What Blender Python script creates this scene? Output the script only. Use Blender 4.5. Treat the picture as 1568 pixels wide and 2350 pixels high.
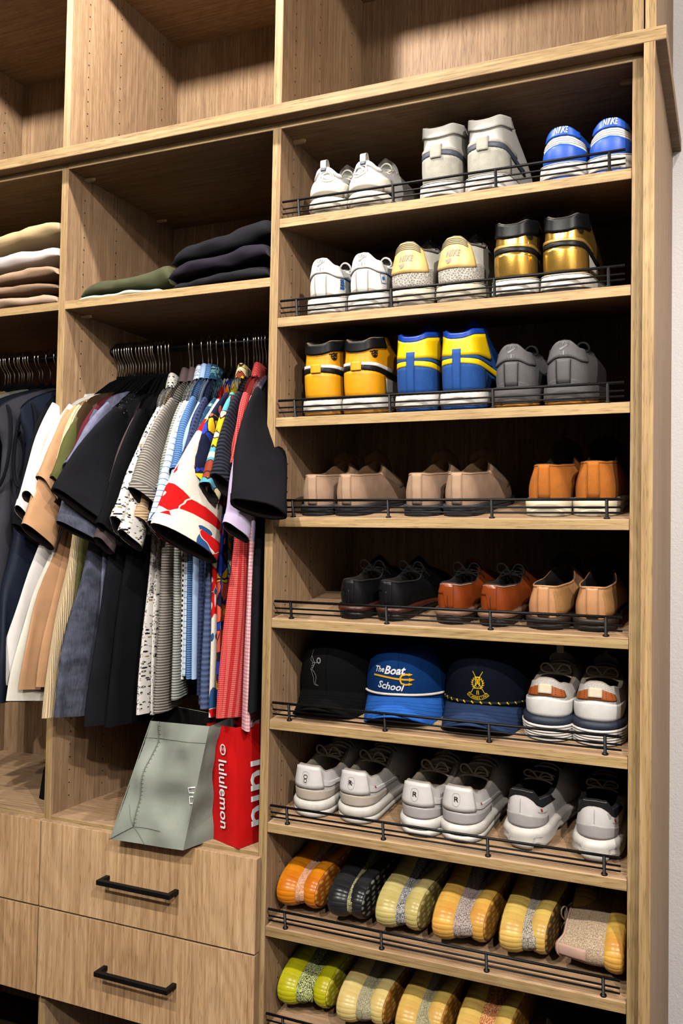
import bpy, bmesh, math, random
from mathutils import Vector, Matrix, noise
for o in list(bpy.data.objects): bpy.data.objects.remove(o)
SC = bpy.context.scene
COL = SC.collection
R = random.Random(7)
# ---------------------------------------------------------------- camera
cam = bpy.data.cameras.new('camera'); cam.sensor_fit = 'VERTICAL'; cam.sensor_height = 36; cam.sensor_width = 24
cam.lens = 36 * 2052.1 / 2350; cam.clip_start = .01
camo = bpy.data.objects.new('camera', cam); COL.objects.link(camo)
YAW, PIT, ROL = .4131, .0343, .0176
fw = Vector((-math.sin(YAW)*math.cos(PIT), math.cos(YAW)*math.cos(PIT), math.sin(PIT)))
rt = Vector((math.cos(YAW), math.sin(YAW), 0)); up = rt.cross(fw)
r2 = rt*math.cos(ROL)+up*math.sin(ROL); u2 = up*math.cos(ROL)-rt*math.sin(ROL)
camo.matrix_world = Matrix(((r2.x,u2.x,-fw.x,.8647),(r2.y,u2.y,-fw.y,-1.624),(r2.z,u2.z,-fw.z,-.0288),(0,0,0,1)))
SC.camera = camo
# ---------------------------------------------------------------- world, lights, exposure
w = bpy.data.worlds.new('world'); SC.world = w; w.use_nodes = True
w.node_tree.nodes['Background'].inputs[0].default_value = (.9,.92,1,1); w.node_tree.nodes['Background'].inputs[1].default_value = .0
def spot(x, y, z, power, col=(1,.94,.865), size=2.5, blend=.5, aim=None, rad=.028):
    l = bpy.data.lights.new('downlight', 'SPOT'); l.energy = power; l.color = col; l.spot_size = size; l.spot_blend = blend; l.shadow_soft_size = rad
    o = bpy.data.objects.new('downlight', l); COL.objects.link(o); o.location = (x,y,z)
    if aim:
        d = Vector(aim)-Vector((x,y,z)); o.rotation_euler = d.to_track_quat('-Z','Y').to_euler()
    return o
spot(-.10,-.42,1.46, 30, size=3.08, blend=.12)
spot( 1.05,-.42,1.46, 9, size=3.08, blend=.12)
spot(-1.0,-.42,1.46, 17, size=3.08, blend=.12)
spot(-.25,-1.80,1.46, 66, size=2.9, blend=.3)
spot( 1.70,-1.80,1.46, 84, size=2.9, blend=.3)
spot(-.10,-2.75,1.46, 62, size=2.9, blend=.3)
spot( 1.60,-2.75,1.46, 62, size=2.9, blend=.3)
SC.view_settings.view_transform = 'Standard'; SC.view_settings.look = 'None'; SC.view_settings.gamma = 1
SC.view_settings.use_curve_mapping = False; SC.view_settings.exposure = 2.42
SC.cycles.max_bounces=6; SC.cycles.diffuse_bounces=1; SC.cycles.glossy_bounces=2; SC.cycles.transmission_bounces=2; SC.cycles.use_adaptive_sampling=True; SC.cycles.adaptive_threshold=.03; SC.cycles.caustics_reflective=False; SC.cycles.caustics_refractive=False; SC.cycles.use_denoising=True
# ---------------------------------------------------------------- helpers
def link(o): COL.objects.link(o); return o
def tag(o, label, cat, group=None, kind=None):
    o['label'] = label
    if cat: o['category'] = cat
    if group: o['group'] = group
    if kind: o['kind'] = kind
    return o
def thing(name, label, cat, loc=(0,0,0), rot=(0,0,0), group=None):
    o = link(bpy.data.objects.new(name, None)); o.location = loc; o.rotation_euler = rot; o.empty_display_size = .02
    return tag(o, label, cat, group)
def obj(name, me, parent=None, off=None):
    o = link(bpy.data.objects.new(name, me))
    if off is not None: o.location = off
    if parent is not None: o.parent = parent
    return o
def mesh(name, V, F, mat, parent=None, smooth=True, uv=None, off=None, mi=None, label=None):
    me = bpy.data.meshes.new(name)
    if off is not None: V = [(v[0]-off[0], v[1]-off[1], v[2]-off[2]) for v in V]
    me.from_pydata([tuple(v) for v in V], [], F); me.validate()
    for m in (mat if isinstance(mat,(list,tuple)) else [mat]): me.materials.append(m)
    if smooth: me.polygons.foreach_set('use_smooth', [True]*len(me.polygons))
    if mi: me.polygons.foreach_set('material_index', mi)
    if uv and len(me.polygons)==len(F):
        ul = me.uv_layers.new(name='UVMap')
        for p in me.polygons:
            for li in p.loop_indices: ul.data[li].uv = uv[me.loops[li].vertex_index]
    me.update()
    o = obj(name, me, parent)
    if label: o['label'] = label
    return o
def bm_obj(name, bm, mat, parent=None, smooth=False, off=None):
    if off is not None: bmesh.ops.translate(bm, verts=bm.verts, vec=-Vector(off))
    me = bpy.data.meshes.new(name); bm.to_mesh(me); bm.free()
    for m in (mat if isinstance(mat,(list,tuple)) else [mat]): me.materials.append(m)
    if smooth: me.polygons.foreach_set('use_smooth', [True]*len(me.polygons))
    return obj(name, me, parent)
def box(name, x0,x1,y0,y1,z0,z1, mat, parent=None, bev=.0007, off=None, edge=None, shear=0, label=None):
    """box; faces towards -y get the edge material; shear = dz/dy (slanted shelf)"""
    bm = bmesh.new()
    vs = [bm.verts.new((x,y,z)) for x in (x0,x1) for y in (y0,y1) for z in (z0,z1)]
    for f in ((0,1,3,2),(4,6,7,5),(0,4,5,1),(2,3,7,6),(0,2,6,4),(1,5,7,3)): bm.faces.new([vs[i] for i in f])
    bmesh.ops.recalc_face_normals(bm, faces=bm.faces)
    if bev: bmesh.ops.bevel(bm, geom=list(bm.edges), offset=bev, segments=1, profile=.5, affect='EDGES')
    if edge is not None:
        bm.normal_update()
        for f in bm.faces:
            if f.normal.y < -.9: f.material_index = 1
    if shear:
        for v in bm.verts: v.co.z += (v.co.y-y0)*shear
    o = bm_obj(name, bm, [mat]+([edge] if edge is not None else []), parent, False, off)
    if label: o['label'] = label
    return o
def frames(pts):
    T = []
    n = len(pts)
    for i in range(n):
        a = pts[max(i-1,0)]; b = pts[min(i+1,n-1)]
        d = (b-a); T.append(d.normalized() if d.length > 1e-9 else Vector((0,0,1)))
    ref = Vector((0,0,1)) if abs(T[0].z) < .9 else Vector((1,0,0))
    nrm = (ref - T[0]*ref.dot(T[0])).normalized(); out = []
    for t in T:
        nrm = (nrm - t*nrm.dot(t))
        nrm = nrm.normalized() if nrm.length > 1e-6 else Vector((1,0,0)); out.append((t, nrm, t.cross(nrm)))
    return out
def tube_data(pts, r, n=8, rb=None, cap=True):
    pts = [Vector(p) for p in pts]; V=[]; F=[]; fr = frames(pts); N = len(pts)
    for i,p in enumerate(pts):
        rr = r[i] if isinstance(r,(list,tuple)) else r
        rB = rr if rb is None else rb
        for k in range(n):
            a = 2*math.pi*k/n
            V.append(p + fr[i][1]*rr*math.cos(a) + fr[i][2]*rB*math.sin(a))
    for i in range(N-1):
        for k in range(n):
            F.append((i*n+k, i*n+(k+1)%n, (i+1)*n+(k+1)%n, (i+1)*n+k))
    if cap: F += [tuple(range(n))[::-1], tuple((N-1)*n+k for k in range(n))]
    return V, F
def tube(name, pts, r, mat, parent=None, n=8, rb=None, off=None, label=None):
    V,F = tube_data(pts, r, n, rb); return mesh(name, V, F, mat, parent, off=off, label=label)
def join_data(*ds):
    V=[];F=[]
    for v,f in ds:
        k=len(V); V+=list(v); F+=[tuple(i+k for i in q) for q in f]
    return V,F
def grid_faces(nu, nv, wrap=False):
    F=[]
    for i in range(nu-(0 if wrap else 1)):
        for j in range(nv-1):
            a=i*nv+j; b=((i+1)%nu)*nv+j; F.append((a,b,b+1,a+1))
    return F
def lerp(a,b,t): return a+(b-a)*t
def sst(t, a=0., b=1.):
    t=max(0,min(1,(t-a)/(b-a))); return t*t*(3-2*t)
def interp(pts, x):
    if x <= pts[0][0]: return pts[0][1]
    for (a,b),(c,d) in zip(pts,pts[1:]):
        if x <= c: return lerp(b,d,sst((x-a)/(c-a)))
    return pts[-1][1]
def bez(p,q,r,s,t):
    m=1-t; return p*(m*m*m)+q*(3*m*m*t)+r*(3*m*t*t)+s*(t*t*t)
_txt={}
def text_data(s, size, shear=0., extr=0., bold=0.):
    """flat lettering as vertices/faces, centred on the origin, in the xy plane"""
    k=(s,size,shear,extr,bold)
    if k in _txt: return _txt[k]
    c=bpy.data.curves.new('lettering','FONT'); c.body=s; c.size=size; c.shear=shear; c.align_x='CENTER'; c.align_y='CENTER'; c.resolution_u=2; c.extrude=extr; c.offset=bold
    o=link(bpy.data.objects.new('lettering',c)); bpy.context.view_layer.update()
    me=bpy.data.meshes.new_from_object(o.evaluated_get(bpy.context.evaluated_depsgraph_get()))
    V=[v.co.copy() for v in me.vertices]; F=[tuple(p.vertices) for p in me.polygons]
    bpy.data.objects.remove(o); bpy.data.curves.remove(c); bpy.data.meshes.remove(me)
    _txt[k]=(V,F); return V,F
# ---------------------------------------------------------------- materials
ALB=.35   # all albedos are scaled alike (exposure makes up for it): keeps the interreflection inside the shelves as low as in the photograph
def srgb(r,g,b,k=None):
    k=ALB if k is None else k
    f=lambda c:k*(c/255/12.92 if c<=10 else ((c/255+.055)/1.055)**2.4)
    return (f(r),f(g),f(b),1)
class NT:
    def __init__(s, name, rough=.6):
        s.m=bpy.data.materials.new(name); s.m.use_nodes=True; s.t=s.m.node_tree; s.b=s.t.nodes['Principled BSDF']; s.b.inputs['Roughness'].default_value=rough; s.b.inputs['Specular IOR Level'].default_value=.5*ALB
    def n(s, typ, **k):
        x=s.t.nodes.new(typ)
        for a,v in k.items(): setattr(x,a,v)
        return x
    def l(s,a,b): s.t.links.new(a,b)
    def val(s, inp, v):
        if hasattr(v,'links') or isinstance(v,bpy.types.NodeSocket): s.l(v,inp)
        else: inp.default_value=v
    def math(s, op, a, b=0., c=0., clamp=False):
        x=s.n('ShaderNodeMath',operation=op,use_clamp=clamp); s.val(x.inputs[0],a); s.val(x.inputs[1],b); s.val(x.inputs[2],c); return x.outputs[0]
    def mix(s, f, a, b, bt='MIX'):
        x=s.n('ShaderNodeMix',data_type='RGBA',blend_type=bt); s.val(x.inputs[0],f); s.val(x.inputs[6],a); s.val(x.inputs[7],b); return x.outputs[2]
    def coord(s, kind='Object'): return s.n('ShaderNodeTexCoord').outputs[kind]
    def mapping(s, v, scale=(1,1,1), loc=(0,0,0), rot=(0,0,0)):
        x=s.n('ShaderNodeMapping'); s.l(v,x.inputs[0]); s.val(x.inputs[1],loc); x.inputs[2].default_value=rot; x.inputs[3].default_value=scale; return x.outputs[0]
    def noise(s, v, scale, detail=3, rough=.5, dist=0.):
        x=s.n('ShaderNodeTexNoise'); s.l(v,x.inputs['Vector']); x.inputs['Scale'].default_value=scale; x.inputs['Detail'].default_value=detail; x.inputs['Roughness'].default_value=rough; x.inputs['Distortion'].default_value=dist; return x.outputs[0]
    def vor(s, v, scale, feature='F1', out='Distance', rnd=1.):
        x=s.n('ShaderNodeTexVoronoi',feature=feature); s.l(v,x.inputs['Vector']); x.inputs['Scale'].default_value=scale; x.inputs['Randomness'].default_value=rnd; return x.outputs[out]
    def ramp(s, f, stops, const=False):
        x=s.n('ShaderNodeValToRGB'); s.l(f,x.inputs[0]); e=x.color_ramp.elements
        if const: x.color_ramp.interpolation='CONSTANT'
        while len(e)<len(stops): e.new(.5)
        for q,(p,c) in zip(e,stops): q.position=p; q.color=c
        return x.outputs[0]
    def sep(s, v):
        x=s.n('ShaderNodeSeparateXYZ'); s.l(v,x.inputs[0]); return x.outputs
    def rnd(s): return s.n('ShaderNodeObjectInfo').outputs['Random']
    def col(s, c): s.val(s.b.inputs['Base Color'],c); return s
    def bump(s, h, strength=.3, dist=.002):
        x=s.n('ShaderNodeBump'); x.inputs['Strength'].default_value=strength; x.inputs['Distance'].default_value=dist; s.l(h,x.inputs['Height']); s.l(x.outputs[0],s.b.inputs['Normal']); return s
_mc={}
def plain(name, c, rough=.55, metal=0., spec=.5, var=.0, vs=60, bump=0., bs=400, coat=0., sheen=0.):
    """one colour with slight tonal variation and fine relief"""
    k=(name,)
    if k in _mc: return _mc[k]
    t=NT(name,rough); t.b.inputs['Metallic'].default_value=metal; t.b.inputs['Specular IOR Level'].default_value=spec*ALB
    if coat: t.b.inputs['Coat Weight'].default_value=coat*ALB; t.b.inputs['Coat Roughness'].default_value=.15
    if sheen: t.b.inputs['Sheen Weight'].default_value=sheen*ALB; t.b.inputs['Sheen Roughness'].default_value=.4
    v=t.coord()
    if var:
        n=t.noise(v,vs,3); d=tuple(x*(1-var) for x in c[:3])+(1,); l=tuple(min(1,x*(1+var*.6)) for x in c[:3])+(1,)
        t.col(t.ramp(n,[(.32,d),(.68,l)]))
    else: t.col(c)
    if bump: t.bump(t.noise(v,bs,2),bump,.001)
    _mc[k]=t.m; return t.m
def wood(name, axis, c0, c1, c2, rough=.5, rings=.16):
    """oak laminate: fine straight grain, faint cathedral figure, short dark pores, rare knots"""
    t=NT(name,rough); v=t.coord(); rn=t.rnd()
    cx=t.n('ShaderNodeCombineXYZ')
    for i,k in enumerate((13.7,7.3,5.1)): t.l(t.math('MULTIPLY',rn,k),cx.inputs[i])
    add=t.n('ShaderNodeVectorMath',operation='ADD'); t.l(v,add.inputs[0]); t.l(cx.outputs[0],add.inputs[1]); v=add.outputs[0]
    S=lambda q:{'x':(q,1,1),'y':(1,q,1),'z':(1,1,q)}[axis]
    broad=t.noise(t.mapping(v,S(.22)),4.5,1,.4)
    rg=t.math('POWER',t.math('MULTIPLY_ADD',t.math('SINE',t.math('MULTIPLY',broad,170.)),.5,.5),1.6)
    fine=t.noise(t.mapping(v,S(.02)),170,3,.7)
    pores=t.noise(t.mapping(v,S(.05)),620,1,.5)
    f=t.math('ADD',t.math('MULTIPLY',fine,.72),t.math('MULTIPLY',broad,.30))
    c=t.ramp(f,[(.36,c0),(.52,c1),(.68,c2)])
    c=t.mix(t.math('MULTIPLY',rg,rings),c,tuple(x*.45 for x in c0[:3])+(1,))
    c=t.mix(1.,c,t.ramp(pores,[(.57,(1,1,1,1)),(.72,(.64,.58,.50,1))]),'MULTIPLY')
    kn=t.vor(t.mapping(v,S(.25)),2.6); c=t.mix(.75,c,t.ramp(kn,[(.012,(.42,.35,.27,1)),(.045,(1,1,1,1))]),'MULTIPLY')
    t.col(c); t.bump(t.math('MULTIPLY_ADD',pores,-.6,fine),.10,.0005); t.b.inputs['Specular IOR Level'].default_value=.3*ALB
    return t.m
FC=(srgb(160,127,97),srgb(190,155,120),srgb(208,177,141)); EC=(srgb(150,122,84),srgb(178,149,104),srgb(198,170,124))
WV=wood('oak_vertical','z',*FC); WH=wood('oak_horizontal','x',*FC); EV=wood('oak_edge_vertical','z',*EC); EH=wood('oak_edge_horizontal','x',*EC)
BLACK=plain('black_powder_coat',srgb(14,14,15),.45,0,.3,.2,80)
CHROME=plain('chrome_wire',srgb(225,222,215,.6),.18,1.)
PIN=plain('shelf_pin_beige',srgb(244,212,164),.4)
HOLE=plain('hole_dark',srgb(40,26,16),.9)
# ---------------------------------------------------------------- setting
def wallmat(name,c,b=.5):
    t=NT(name,.85); v=t.coord(); n=t.noise(v,230,4,.6); t.col(c); t.bump(n,b,.003); t.b.inputs['Specular IOR Level'].default_value=.1; return t.m
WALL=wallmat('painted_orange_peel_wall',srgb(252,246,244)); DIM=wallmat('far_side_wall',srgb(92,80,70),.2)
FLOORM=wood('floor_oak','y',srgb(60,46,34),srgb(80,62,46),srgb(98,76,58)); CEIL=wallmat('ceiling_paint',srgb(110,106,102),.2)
def struct(o,label): o['kind']='structure'; o['label']=label; return o
ZF=-1.36; ZC=1.52
struct(box('wall_back',-2.6,2.0,.446,.52,ZF,ZC,WALL,bev=0),'white textured painted wall behind the closet at right')
struct(box('wall_right',2.0,2.08,-3.0,.52,ZF,ZC,WALL,bev=0),'white side wall right of the closet')
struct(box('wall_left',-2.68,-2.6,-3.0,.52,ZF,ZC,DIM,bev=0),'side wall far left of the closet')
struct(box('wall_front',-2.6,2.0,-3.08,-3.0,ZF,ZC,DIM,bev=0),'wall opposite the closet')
struct(box('floor',-2.68,2.08,-3.08,.52,ZF-.06,ZF,FLOORM,bev=0),'floor in front of the closet')
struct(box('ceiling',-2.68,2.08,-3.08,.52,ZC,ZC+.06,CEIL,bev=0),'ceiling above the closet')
# ---------------------------------------------------------------- closet carcass
T=.019; XL=-.5578; W=.70; YB=.43; ZCB=.8446; ZCT=.8692; ZR=.831; TAN=.163
ZS=[.6402,.4328,.2256,.0204,-.1858,-.3916,-.5988,-.8059,-1.0130]
XLL=XL-T-.54
def holes(parent,x,z0,z1,ys=(.060,.180,.359),name='pin_hole',off=None,flip=1,dz=.0297):
    """row of drilled shelf-pin holes on a side panel: shallow dark discs set in"""
    V=[];F=[]
    for y in ys:
        z=z0
        while z<z1:
            k=len(V); V.append((x+flip*.0003,y,z))
            for i in range(6): V.append((x+flip*.0004,y+.0021*math.cos(i*math.pi/3),z+.0021*math.sin(i*math.pi/3)))
            for i in range(6):
                a,b=k+1+i,k+1+(i+1)%6; F.append((k,a,b) if flip>0 else (k,b,a))
            z+=dz
    o=mesh(name,V,F,HOLE,parent,False,off=off); o['kind']='stuff'; return o
def pin(parent,x,y,z,side,off):
    """flat shelf-support tab screwed under a shelf"""
    V=[];F=[];n=10; L=.028; wd=.0055
    pr=[(0,-wd),(L*.6,-wd*1.0),(L*.85,-wd*.75),(L,0),(L*.85,wd*.75),(L*.6,wd),(0,wd)]
    for zz in (z,z-.006):
        for a,b in pr: V.append((x+side*a,y+b,zz))
    k=len(pr); F=[tuple(range(k)),tuple(range(2*k-1,k-1,-1))]+[(i,(i+1)%k,k+(i+1)%k,k+i) for i in range(k)]
    return mesh('shelf_support',V,F,PIN,parent,False,off=off)
# --- shoe cabinet
oc=(.35,.2,ZF)
C1=thing('shoe_cabinet','tall oak shoe cabinet with slanted shelves of shoes and caps, at right','cabinet',oc)
box('side_panel',-T,0,0,YB,ZF,ZCB,WV,C1,off=oc,edge=EV)
box('side_panel',W,W+T,0,YB,ZF,ZCB,WV,C1,off=oc,edge=EV)
box('end_panel',.7215,.7405,-.030,.4455,ZF,ZCB,WV,C1,off=oc,edge=EV)
box('back_panel',0,W,YB,.4455,ZF,ZCB,WV,C1,bev=0,off=oc)
box('top_panel',0,W,0,YB,ZR,ZCB,WH,C1,off=oc,edge=EH)
box('filler_strip',W+T,.7215,.004,.02,ZF,ZCB,WV,C1,bev=0,off=oc)
holes(C1,0,ZS[8]+.05,ZR,off=oc); holes(C1,W,ZS[8]+.05,ZR,off=oc,flip=-1)
for x,sd in ((0.0,1),(W,-1)):
    for y in (.062,.355): pin(C1,x,y,ZR-.0004,sd,oc)
# --- wardrobe cabinets
def wardrobe(xa,xb,label,own_left,n):
    of=((xa+xb)/2,.2,ZF)
    c=thing('wardrobe_cabinet',label,'cabinet',of)
    if own_left: box('side_panel',xa-T,xa,0,YB,ZF,ZCB,WV,c,off=of,edge=EV)
    box('back_panel',xa,xb,YB,.4455,ZF,ZCB,WV,c,bev=0,off=of)
    box('top_panel',xa,xb,0,YB,ZR,ZCB,WH,c,off=of,edge=EH)
    box('shelf',xa,xb,0,YB-.002,.501,.520,WH,c,off=of,edge=EH)
    box('deck',xa,xb,0,YB,-.6795,-.6605,WH,c,off=of,edge=EH)
    box('drawer_bottom_panel',xa,xb,0,YB,-1.060,-1.041,WH,c,off=of,edge=EH)
    tube('closet_rod',[(xa,.19,.436),(xb,.19,.436)],.0075,BLACK,c,16,.015,off=of)
    for x,sd in ((xa,1),(xb,-1)):
        tube('rod_flange',[(x,.19,.436),(x+sd*.006,.19,.436)],.014,BLACK,c,14,.024,off=of)
        for y in (.062,.355):
            pin(c,x,y,ZR-.001,sd,of); pin(c,x,y,.500,sd,of)
    if own_left: holes(c,xa,-.63,.48,off=of); holes(c,xa,.54,.80,off=of)
    zz=[(-.6686,-.8575),(-.8612,-1.0546)]
    for z1,z0 in zz:
        d=box('drawer',xa-.0085,xb+.0075,-.0195,-.0012,z0,z1,WV,c,off=of,edge=WVF)
        hx0,hx1,hz=(xa+.1762,xb-.1755,z1-.0955) if own_left==2 else (xa+.17,xb-.17,z1-.0955)
        pts=[(hx0,-.0195,hz),(hx0,-.052,hz),(hx1,-.052,hz),(hx1,-.0195,hz)]
        bm=bmesh.new()
        for x0,x1,y0,y1 in ((hx0,hx1,-.0545,-.0445),(hx0,hx0+.010,-.0445,-.0195),(hx1-.010,hx1,-.0445,-.0195)):
            vs=[bm.verts.new((x,y,z)) for x in (x0,x1) for y in (y0,y1) for z in (hz-.005,hz+.005)]
            for f in ((0,1,3,2),(4,6,7,5),(0,4,5,1),(2,3,7,6),(0,2,6,4),(1,5,7,3)): bm.faces.new([vs[i] for i in f])
        bmesh.ops.recalc_face_normals(bm,faces=bm.faces)
        bmesh.ops.bevel(bm,geom=list(bm.edges),offset=.0005,segments=1,affect='EDGES')
        h=bm_obj('handle',bm,BLACK,d,False,of); h['label']='black square bar handle'
    return c
WVF=wood('oak_drawer_front','z',srgb(176,137,98),srgb(208,169,126),srgb(224,189,147),.45,.20)
wardrobe(XL,-T,'oak wardrobe cabinet with hanging shirts and two bags, between shoe cabinet and left bay',2,0)
wardrobe(XLL,XL-T,'oak wardrobe cabinet with dark vests and khaki trousers, cut off at left edge',1,1)
# --- ledge and overhead cabinets
box('ledge',XLL-T,.7586,-.030,.4455,ZCB,ZCT,WH,None,off=None,edge=EH,bev=.001)
lg=bpy.data.objects['ledge']; tag(lg,'long pale oak ledge running across between upper and lower cabinets','ledge')
def overhead(xa,xb,label,left,right,zt=1.3422):
    of=((xa+xb)/2,.2,ZCT); c=thing('overhead_cabinet',label,'cabinet',of)
    if left: box('side_panel',xa-T,xa,0,YB,ZCT,zt+T,WV,c,off=of,edge=EV)
    if right:
        box('side_panel',xb,xb+T,0,YB,ZCT,zt+T,WV,c,off=of,edge=EV)
        box('end_panel',.7215,.7405,-.006,.4455,ZCT,zt+T,WV,c,off=of,edge=EV)
    box('back_panel',xa,xb,YB,.4455,ZCT,zt+T,WV,c,bev=0,off=of)
    box('top_panel',xa,xb,0,YB,zt,zt+T,WH,c,off=of,edge=EH)
    holes(c,xa,.90,1.32,off=of)
overhead(XLL,XL-T,'empty oak overhead cubby at upper left corner',True,False)
overhead(XL,-T,'empty oak overhead cubby above the folded dark trousers, middle one',True,False)
overhead(0,W,'empty oak overhead cubby above the shoe shelves, rightmost',True,True)
# --- slanted shoe shelves, each with its wire fence
NAMES=['top slanted oak shoe shelf, white, grey and blue sneakers on it','slanted oak shoe shelf holding the gold and white sneakers','slanted oak shoe shelf holding the mustard, blue and grey high tops',
 'slanted oak shoe shelf holding suede loafers','slanted oak shoe shelf holding black and brown leather dress shoes','slanted oak shelf holding three baseball caps',
 'slanted oak shoe shelf holding six white running shoes','slanted oak shoe shelf holding orange, black and gum-soled knit sneakers','lowest slanted oak shoe shelf, neon yellow sneakers on it']
SL=math.atan(TAN)
def shelf_pt(i,x,y,h=0.):
    """world point: x, y along the slanted board of shelf i, h above it (perpendicular)"""
    return Vector((x, y-h*math.sin(SL), ZS[i]+TAN*y+h*math.cos(SL)))
for i,z in enumerate(ZS):
    of=(W/2,.2,z)
    s=thing('shoe_shelf',NAMES[i],'shelf',of,group='slanted shoe shelves')
    box('shelf_board',.0008,W-.0008,0,YB-.012,z-T,z,WH,s,off=of,edge=EH,shear=TAN)
    for h,r in ((.0346,.0027),(.0203,.0018),(.0106,.0018)):
        a=shelf_pt(i,.0062,.007,h); b=shelf_pt(i,.6887,.007,h); tube('fence_rail',[a,b],r,BLACK,s,8,off=of)
    for x in (.043,.250,.455,.661):
        tube('fence_post',[shelf_pt(i,x,.007,0),shelf_pt(i,x,.007,.0025),shelf_pt(i,x,.007,.0027),shelf_pt(i,x,.007,.0346)],[.0056,.0056,.003,.003],BLACK,s,8,off=of)
# ---------------------------------------------------------------- shoe kit
def chaikin(p,n=2):
    p=[Vector(v) for v in p]
    for _ in range(n): p=[p[0]]+[q for a,b in zip(p,p[1:]) for q in (lerp(a,b,.25),lerp(a,b,.75))]+[p[-1]]
    return p
class Shoe:
    """shoe in its own frame: heel at y=0, toe at +y, sole on z=0. s in [-1,1] runs from toe (left side) over heel (0) to toe (right side); t runs up the wall."""
    def __init__(q, L=.30, wh=.078, wb=.104, th=.030, tb=.020, rim=None, rimy=(.008,.150), rw=.031, k1=.5, k2=.12, bulge=.004, lean=0., toe=.052, mir=1, asym=.006, N=56, flare=.0, front=.35, inset=.004, hr=.14):
        q.__dict__.update(locals()); q.wb=wb*.91; q.rim=rim or [(0,.088),(.3,.070),(.6,.078),(1,.075)]
    def half(q, f):
        W=interp([(0,q.wh*.5),(.14,q.wh*.5),(.40,q.wh*.5*.97),(.70,q.wb*.5),(.86,q.wb*.46),(1,q.wb*.38)], f)
        if f<q.hr: W*=max(0,1-((q.hr-f)/q.hr)**2.2)**(1/2.2)
        if f>.70: W*=max(0,1-((f-.70)/.30)**2.3)**(1/2.3)
        return W
    def out(q, s, off=0.):
        """footprint outline (x,y) offset outward"""
        a=abs(s)*math.pi; f=(1-math.cos(a))/2; sg=1 if s>=0 else -1
        w=q.half(f); x=sg*w-q.mir*q.asym*sst(f,.35,1.); y=f*q.L
        if off:
            e=1e-3; s2=min(1,abs(s)+e); s1=max(0,abs(s)-e)
            p=[]
            for ss in (s1,s2):
                ff=(1-math.cos(ss*math.pi))/2; p.append((q.half(ff),ff*q.L))
            dx,dy=p[1][0]-p[0][0],p[1][1]-p[0][1]; n=math.hypot(dx,dy) or 1
            nx,ny=dy/n,-dx/n
            if abs(s)<.002: nx,ny=0,-1
            if abs(s)>.998: nx,ny=0,1
            x+=sg*nx*off; y+=ny*off
        return x,y
    def thick(q, y): return lerp(q.th,q.tb,sst(y/q.L,.15,.75))
    def P(q, s, t):
        s=max(-1,min(1,s)); u=abs(s); a=u*math.pi; sg=1 if s>=0 else -1
        bx,by=q.out(s,-q.inset); B=Vector((bx,by,q.thick(by)*.97))
        y0,y1=q.rimy; fy=(1-math.cos(a))/2
        Rp=Vector((sg*q.rw*math.sin(a)**lerp(.55,.8,sst(u,.1,.5)), lerp(y0,y1,fy), interp(q.rim,u)))
        h=Rp.z-B.z
        toe=sst(u,.45,.95)
        ox,oy=q.out(s,-q.inset+q.bulge); O=Vector((ox-bx,oy-by,0))
        P1=B+O+Vector((0,0,lerp(h*q.k1,q.toe,toe)))
        hz=Vector((B.x-Rp.x,B.y-Rp.y,0))
        P2=Rp+hz*lerp(q.k2,q.front,toe)-Vector((0,0,lerp(h*.30,h*.25,toe)))+O*.5
        return bez(B,P1,P2,Rp,t)
    def nrm(q, s, t):
        e=.004; a=q.P(min(1,s+e),t)-q.P(max(-1,s-e),t); b=q.P(s,min(1,t+e))-q.P(s,max(0,t-e)); n=a.cross(b)
        return n.normalized() if n.length>1e-12 else Vector((0,-1,0))
    # ----- parts
    def upper(q, mat, parent, name='upper', nt=12):
        N=q.N; V=[];uv=[]
        for i in range(N):
            s=-1+2*i/N
            for j in range(nt+1): V.append(q.P(s,j/nt)); uv.append((s*.33,V[-1].z))
        return mesh(name,V,grid_faces(N,nt+1,True),mat,parent,uv=uv)
    def lining(q, mat, parent, thick=.004, depth=.75, name='lining', roll=.0015, inmat=None):
        """rim edge, inner wall and insole"""
        N=q.N; V=[]; c=Vector((0,lerp(*q.rimy,.5),0)); rows=5
        for i in range(N):
            s=-1+2*i/N; Rp=q.P(s,1); d=Vector((c.x-Rp.x,c.y-Rp.y,0)); d=d.normalized() if d.length>1e-6 else d
            bx,by=q.out(s,-q.inset-.006); zb=q.thick(by)+.006
            V.append(Rp); V.append(Rp+d*thick*.5+Vector((0,0,roll))); V.append(Rp+d*thick)
            low=Vector((lerp(Rp.x,bx,.55)*.9, lerp(Rp.y,by,.35) , lerp(Rp.z,zb,depth)))
            V.append(lerp(Rp+d*thick,low,.5)+d*.001); V.append(low)
        k=len(V); V.append(Vector((0,c.y,q.thick(c.y)+.012)))
        F=grid_faces(N,rows,True)+[(i*rows+4,((i+1)%N)*rows+4,k) for i in range(N)]
        return mesh(name,V,F,mat,parent)
    def patch(q, name, s0, s1, lo, hi, mat, parent, d=.0012, ns=14, nt=6, label=None):
        """raised panel on the wall between t=lo(s) and t=hi(s)"""
        fl=lo if callable(lo) else (lambda s:lo); fh=hi if callable(hi) else (lambda s:hi)
        V=[];uv=[];n2=nt+3
        for i in range(ns+3):
            ii=min(max(i-1,0),ns); s=lerp(s0,s1,ii/ns); eb=i in(0,ns+2)
            for j in range(n2):
                jj=min(max(j-1,0),nt); t=lerp(fl(s),fh(s),jj/nt); off=-.0008 if (eb or j in(0,n2-1)) else d
                p=q.P(s,t); V.append(p+q.nrm(s,t)*off); uv.append((s*.33,p.z))
        return mesh(name,V,grid_faces(ns+3,n2),mat,parent,uv=uv,label=label)
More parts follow.
